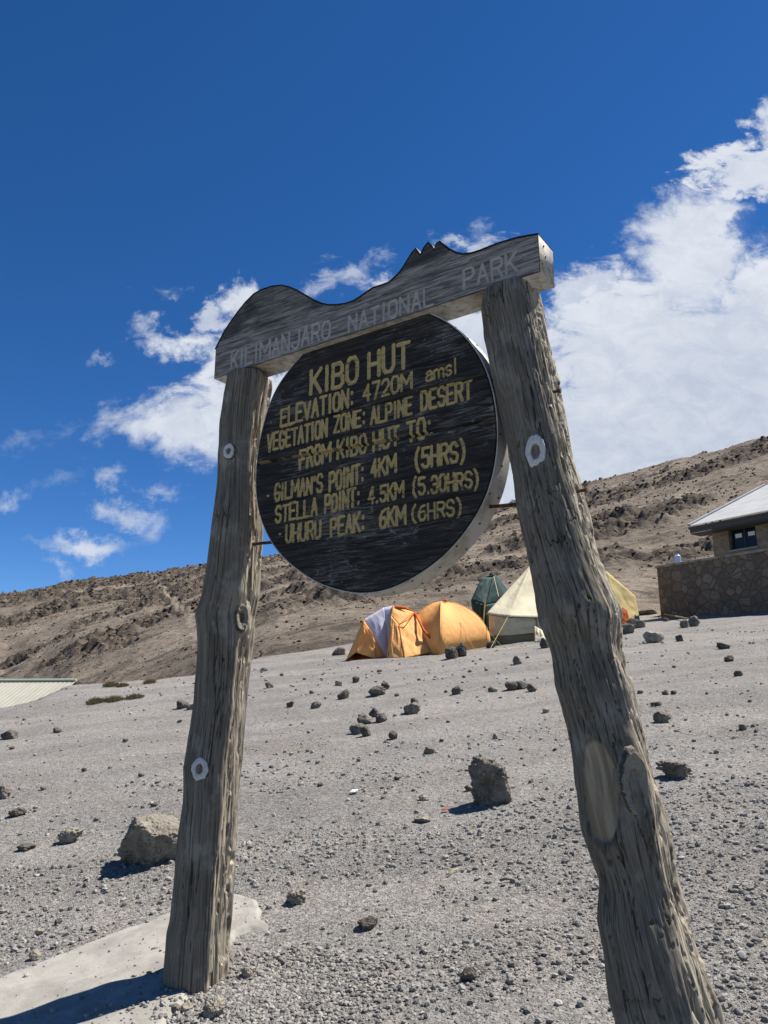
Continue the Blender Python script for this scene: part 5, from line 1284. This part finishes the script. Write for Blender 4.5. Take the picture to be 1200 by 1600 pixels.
# flat slab and yellow rope before the wall
rk = rock(1012, 962, 34, 7, R_GREY, 'thin flat slab of rock lying by the near end of the stone wall', sub=4, depth=.8, rough=.05, flat=1.2)
p0 = on_ground(1026, 962); p1 = on_ground(1075, 972); mb = MB(); mb.tube([p0 + UP * .12, (p0 + p1) / 2 + UP * .10, p1 + UP * .10], 0.022, 7)
tag(mb.build('rope', M_YEL, origin=p0, smooth=True), 'yellow rope stretched over the gravel to two stones before the wall', 'rope')

# ================================================================== LONG HUT BELOW THE BROW, LEFT
M_SHEET, t_, b_ = material('cream_sheet_metal'); Pn = t_.coord('Object')
t_.link(t_.mix(t_.step(t_.noise(Pn, .8, 5, .6), .35, .7), (0.40, 0.385, 0.315), (0.34, 0.325, 0.26)), b_.inputs['Base Color']); b_.inputs['Roughness'].default_value = 0.55
M_GEDGE, t_, b_ = material('pale_green_ridge'); b_.inputs['Base Color'].default_value = (0.42, 0.45, 0.34, 1)
hr = at_y(119, 1064.5, 32.0); hut = thing('long_hut', 'long low hut with a pale cream sheet metal roof below the brow on the left', 'hut', (hr[0] - 5, hr[1], H(hr[0] - 5, hr[1])))
AL = np.array([-0.985, 0.17, 0.0]); FR = np.array([-0.17, -0.985, 0.0])
tin('roof', hr + FR * 3.4 - UP * 1.75, AL, -FR * 3.4 + UP * 1.75, 13.0, 0.20, 0.006, hut, M_SHEET)
tin('roof', hr - FR * 3.4 - UP * 1.75, AL, FR * 3.4 + UP * 1.75, 13.0, 0.20, 0.006, hut, M_SHEET)
mb = MB(); mb.tube([hr + UP * .05, hr + AL * 13 + UP * .05], 0.06, 8); mb.build('ridge_cap', M_GEDGE, hut)
mb = MB(); zlo = min(H(hr[0] - k_, hr[1]) for k_ in range(13)) - 0.5; o0 = hr + AL * .3 + FR * 3.0; o0[2] = zlo; mb.box(o0, AL * 12.4, -FR * 6.0, UP * (hr[2] - 1.72 - zlo)); mb.build('wall', M_HOUSEST, hut)
mb = MB(); e0_, e1_ = hr + AL * .32 + FR * 3.0, hr + AL * .32 - FR * 3.0; k0 = hr[2] - 1.74
mb.poly([(*e0_[:2], k0), (*e1_[:2], k0), (hr[0] + AL[0] * .32, hr[1] + AL[1] * .32, hr[2] - .12), (*(e0_ + AL * .2)[:2], k0), (*(e1_ + AL * .2)[:2], k0), (hr[0] + AL[0] * .52, hr[1] + AL[1] * .52, hr[2] - .12)], [[0, 1, 2], [5, 4, 3], [0, 2, 5, 3], [1, 4, 5, 2]]); mb.build('gable', M_SHEET, hut)

# ================================================================== TUSSOCKS, LITTER
M_TUS, t_, b_ = material('dry_moss_tussock'); t_.link(t_.mix(t_.attr('tint'), (0.13, 0.115, 0.06), (0.36, 0.30, 0.15)), b_.inputs['Base Color'])
def tussock(px, py, wpx, hpx, label, seed):
    p_ = on_ground(px, py); sc_ = p_[1] / F; rg = np.random.default_rng(seed); n = 420; W = wpx * sc_ / 2; Ht = hpx * sc_
    a = rg.uniform(0, 6.28, n); r_ = np.sqrt(rg.uniform(0, 1, n)); bx_ = p_[0] + W * r_ * np.cos(a); by_ = p_[1] + W * .8 * r_ * np.sin(a); bz = terrain(bx_, by_)[0] - 0.01
    L_ = Ht * (1 - .55 * r_ ** 2) * rg.uniform(.6, 1.2, n); lean = rg.normal(0, .35, (n, 2)) + np.c_[np.cos(a), np.sin(a)] * (.5 * r_)[:, None]
    tip = np.c_[bx_ + lean[:, 0] * L_, by_ + lean[:, 1] * L_, bz + L_]; s_ = rg.uniform(.008, .02, n); b_0 = np.c_[bx_ - s_, by_, bz]; b_1 = np.c_[bx_ + s_, by_, bz]; b_2 = np.c_[bx_, by_ + s_, bz]
    V_ = np.stack([b_0, b_1, b_2, tip], 1).reshape(-1, 3); k = np.arange(n)[:, None] * 4
    Fc = np.concatenate([k + [0, 1, 3], k + [1, 2, 3], k + [2, 0, 3]])
    o = mesh_np('tussock', V_, Fc, M_TUS, None, False, {'tint': np.repeat(rg.uniform(0, 1, n), 4)}, origin=np.array([p_[0], p_[1], bz.mean()]))
    tag(o, label, 'tussock', 'mossy tussocks along the brow of the slope')
tussock(173, 1072, 20, 9, 'dark green tussock nearest the end of the pale hut roof', 1)
tussock(191, 1073, 16, 7, 'yellowish tussock just right of the dark one by the hut roof', 2)
tussock(234, 1068, 16, 8, 'small tussock farthest right along the brow near the left post', 3)
tussock(150, 1098, 26, 9, 'left of three tussocks in the lower row below the brow', 4)
tussock(178, 1096, 26, 9, 'middle of three tussocks in the lower row below the brow', 5)
tussock(210, 1091, 26, 8, 'right of three tussocks in the lower row below the brow', 6)
def scrap(px, py, wpx, hpx, mat, label, name, cat, seed):
    p_ = on_ground(px, py); sc_ = p_[1] / F; rg = np.random.default_rng(seed); u, v = np.meshgrid(np.linspace(-.5, .5, 8), np.linspace(-.5, .5, 6))
    x = p_[0] + u * wpx * sc_ + v * .3 * wpx * sc_; y = p_[1] + v * wpx * sc_ * .8; z = terrain(x.ravel(), y.ravel())[0].reshape(x.shape) + .012 + hpx * sc_ * (fbm2(u * 4 + seed, v * 4, 2, seed)) * 1.2
    o = mesh_np(name, np.stack([x, y, z], -1).reshape(-1, 3), grid_faces(6, 8), mat, None, True, origin=p_); md_ = o.modifiers.new('sheet', 'SOLIDIFY'); md_.thickness = .002
    tag(o, label, cat)
M_RED, t_, b_ = material('red_plastic'); b_.inputs['Base Color'].default_value = (0.35, 0.06, 0.04, 1)
scrap(553, 1240, 11, 3, M_WHITE, 'crumpled scrap of white paper on the open gravel', 'paper_scrap', 'litter', 3)
scrap(696, 1269, 9, 3, M_RED, 'torn red wrapper lying left of the upright lava block', 'plastic_wrapper', 'litter', 5)
M_STICK, t_, b_ = material('dead_wood'); b_.inputs['Base Color'].default_value = (0.16, 0.13, 0.10, 1)
for (x0, y0, x1, y1, lab, col) in [(781, 1380, 799, 1378, 'short dark stick lying in the gravel near the right post', M_STICK), (700, 1371, 716, 1361, 'thin pale straw lying in the middle of the gravel', M_YEL)]:
    a, b = on_ground(x0, y0), on_ground(x1, y1); mb = MB(); mb.tube([a + UP * .012, (a + b) / 2 + UP * .02, b + UP * .012], [.006, .008, .005] if col is M_STICK else [.003] * 3, 7)
    tag(mb.build('stick', col, origin=a, smooth=True), lab, 'stick')
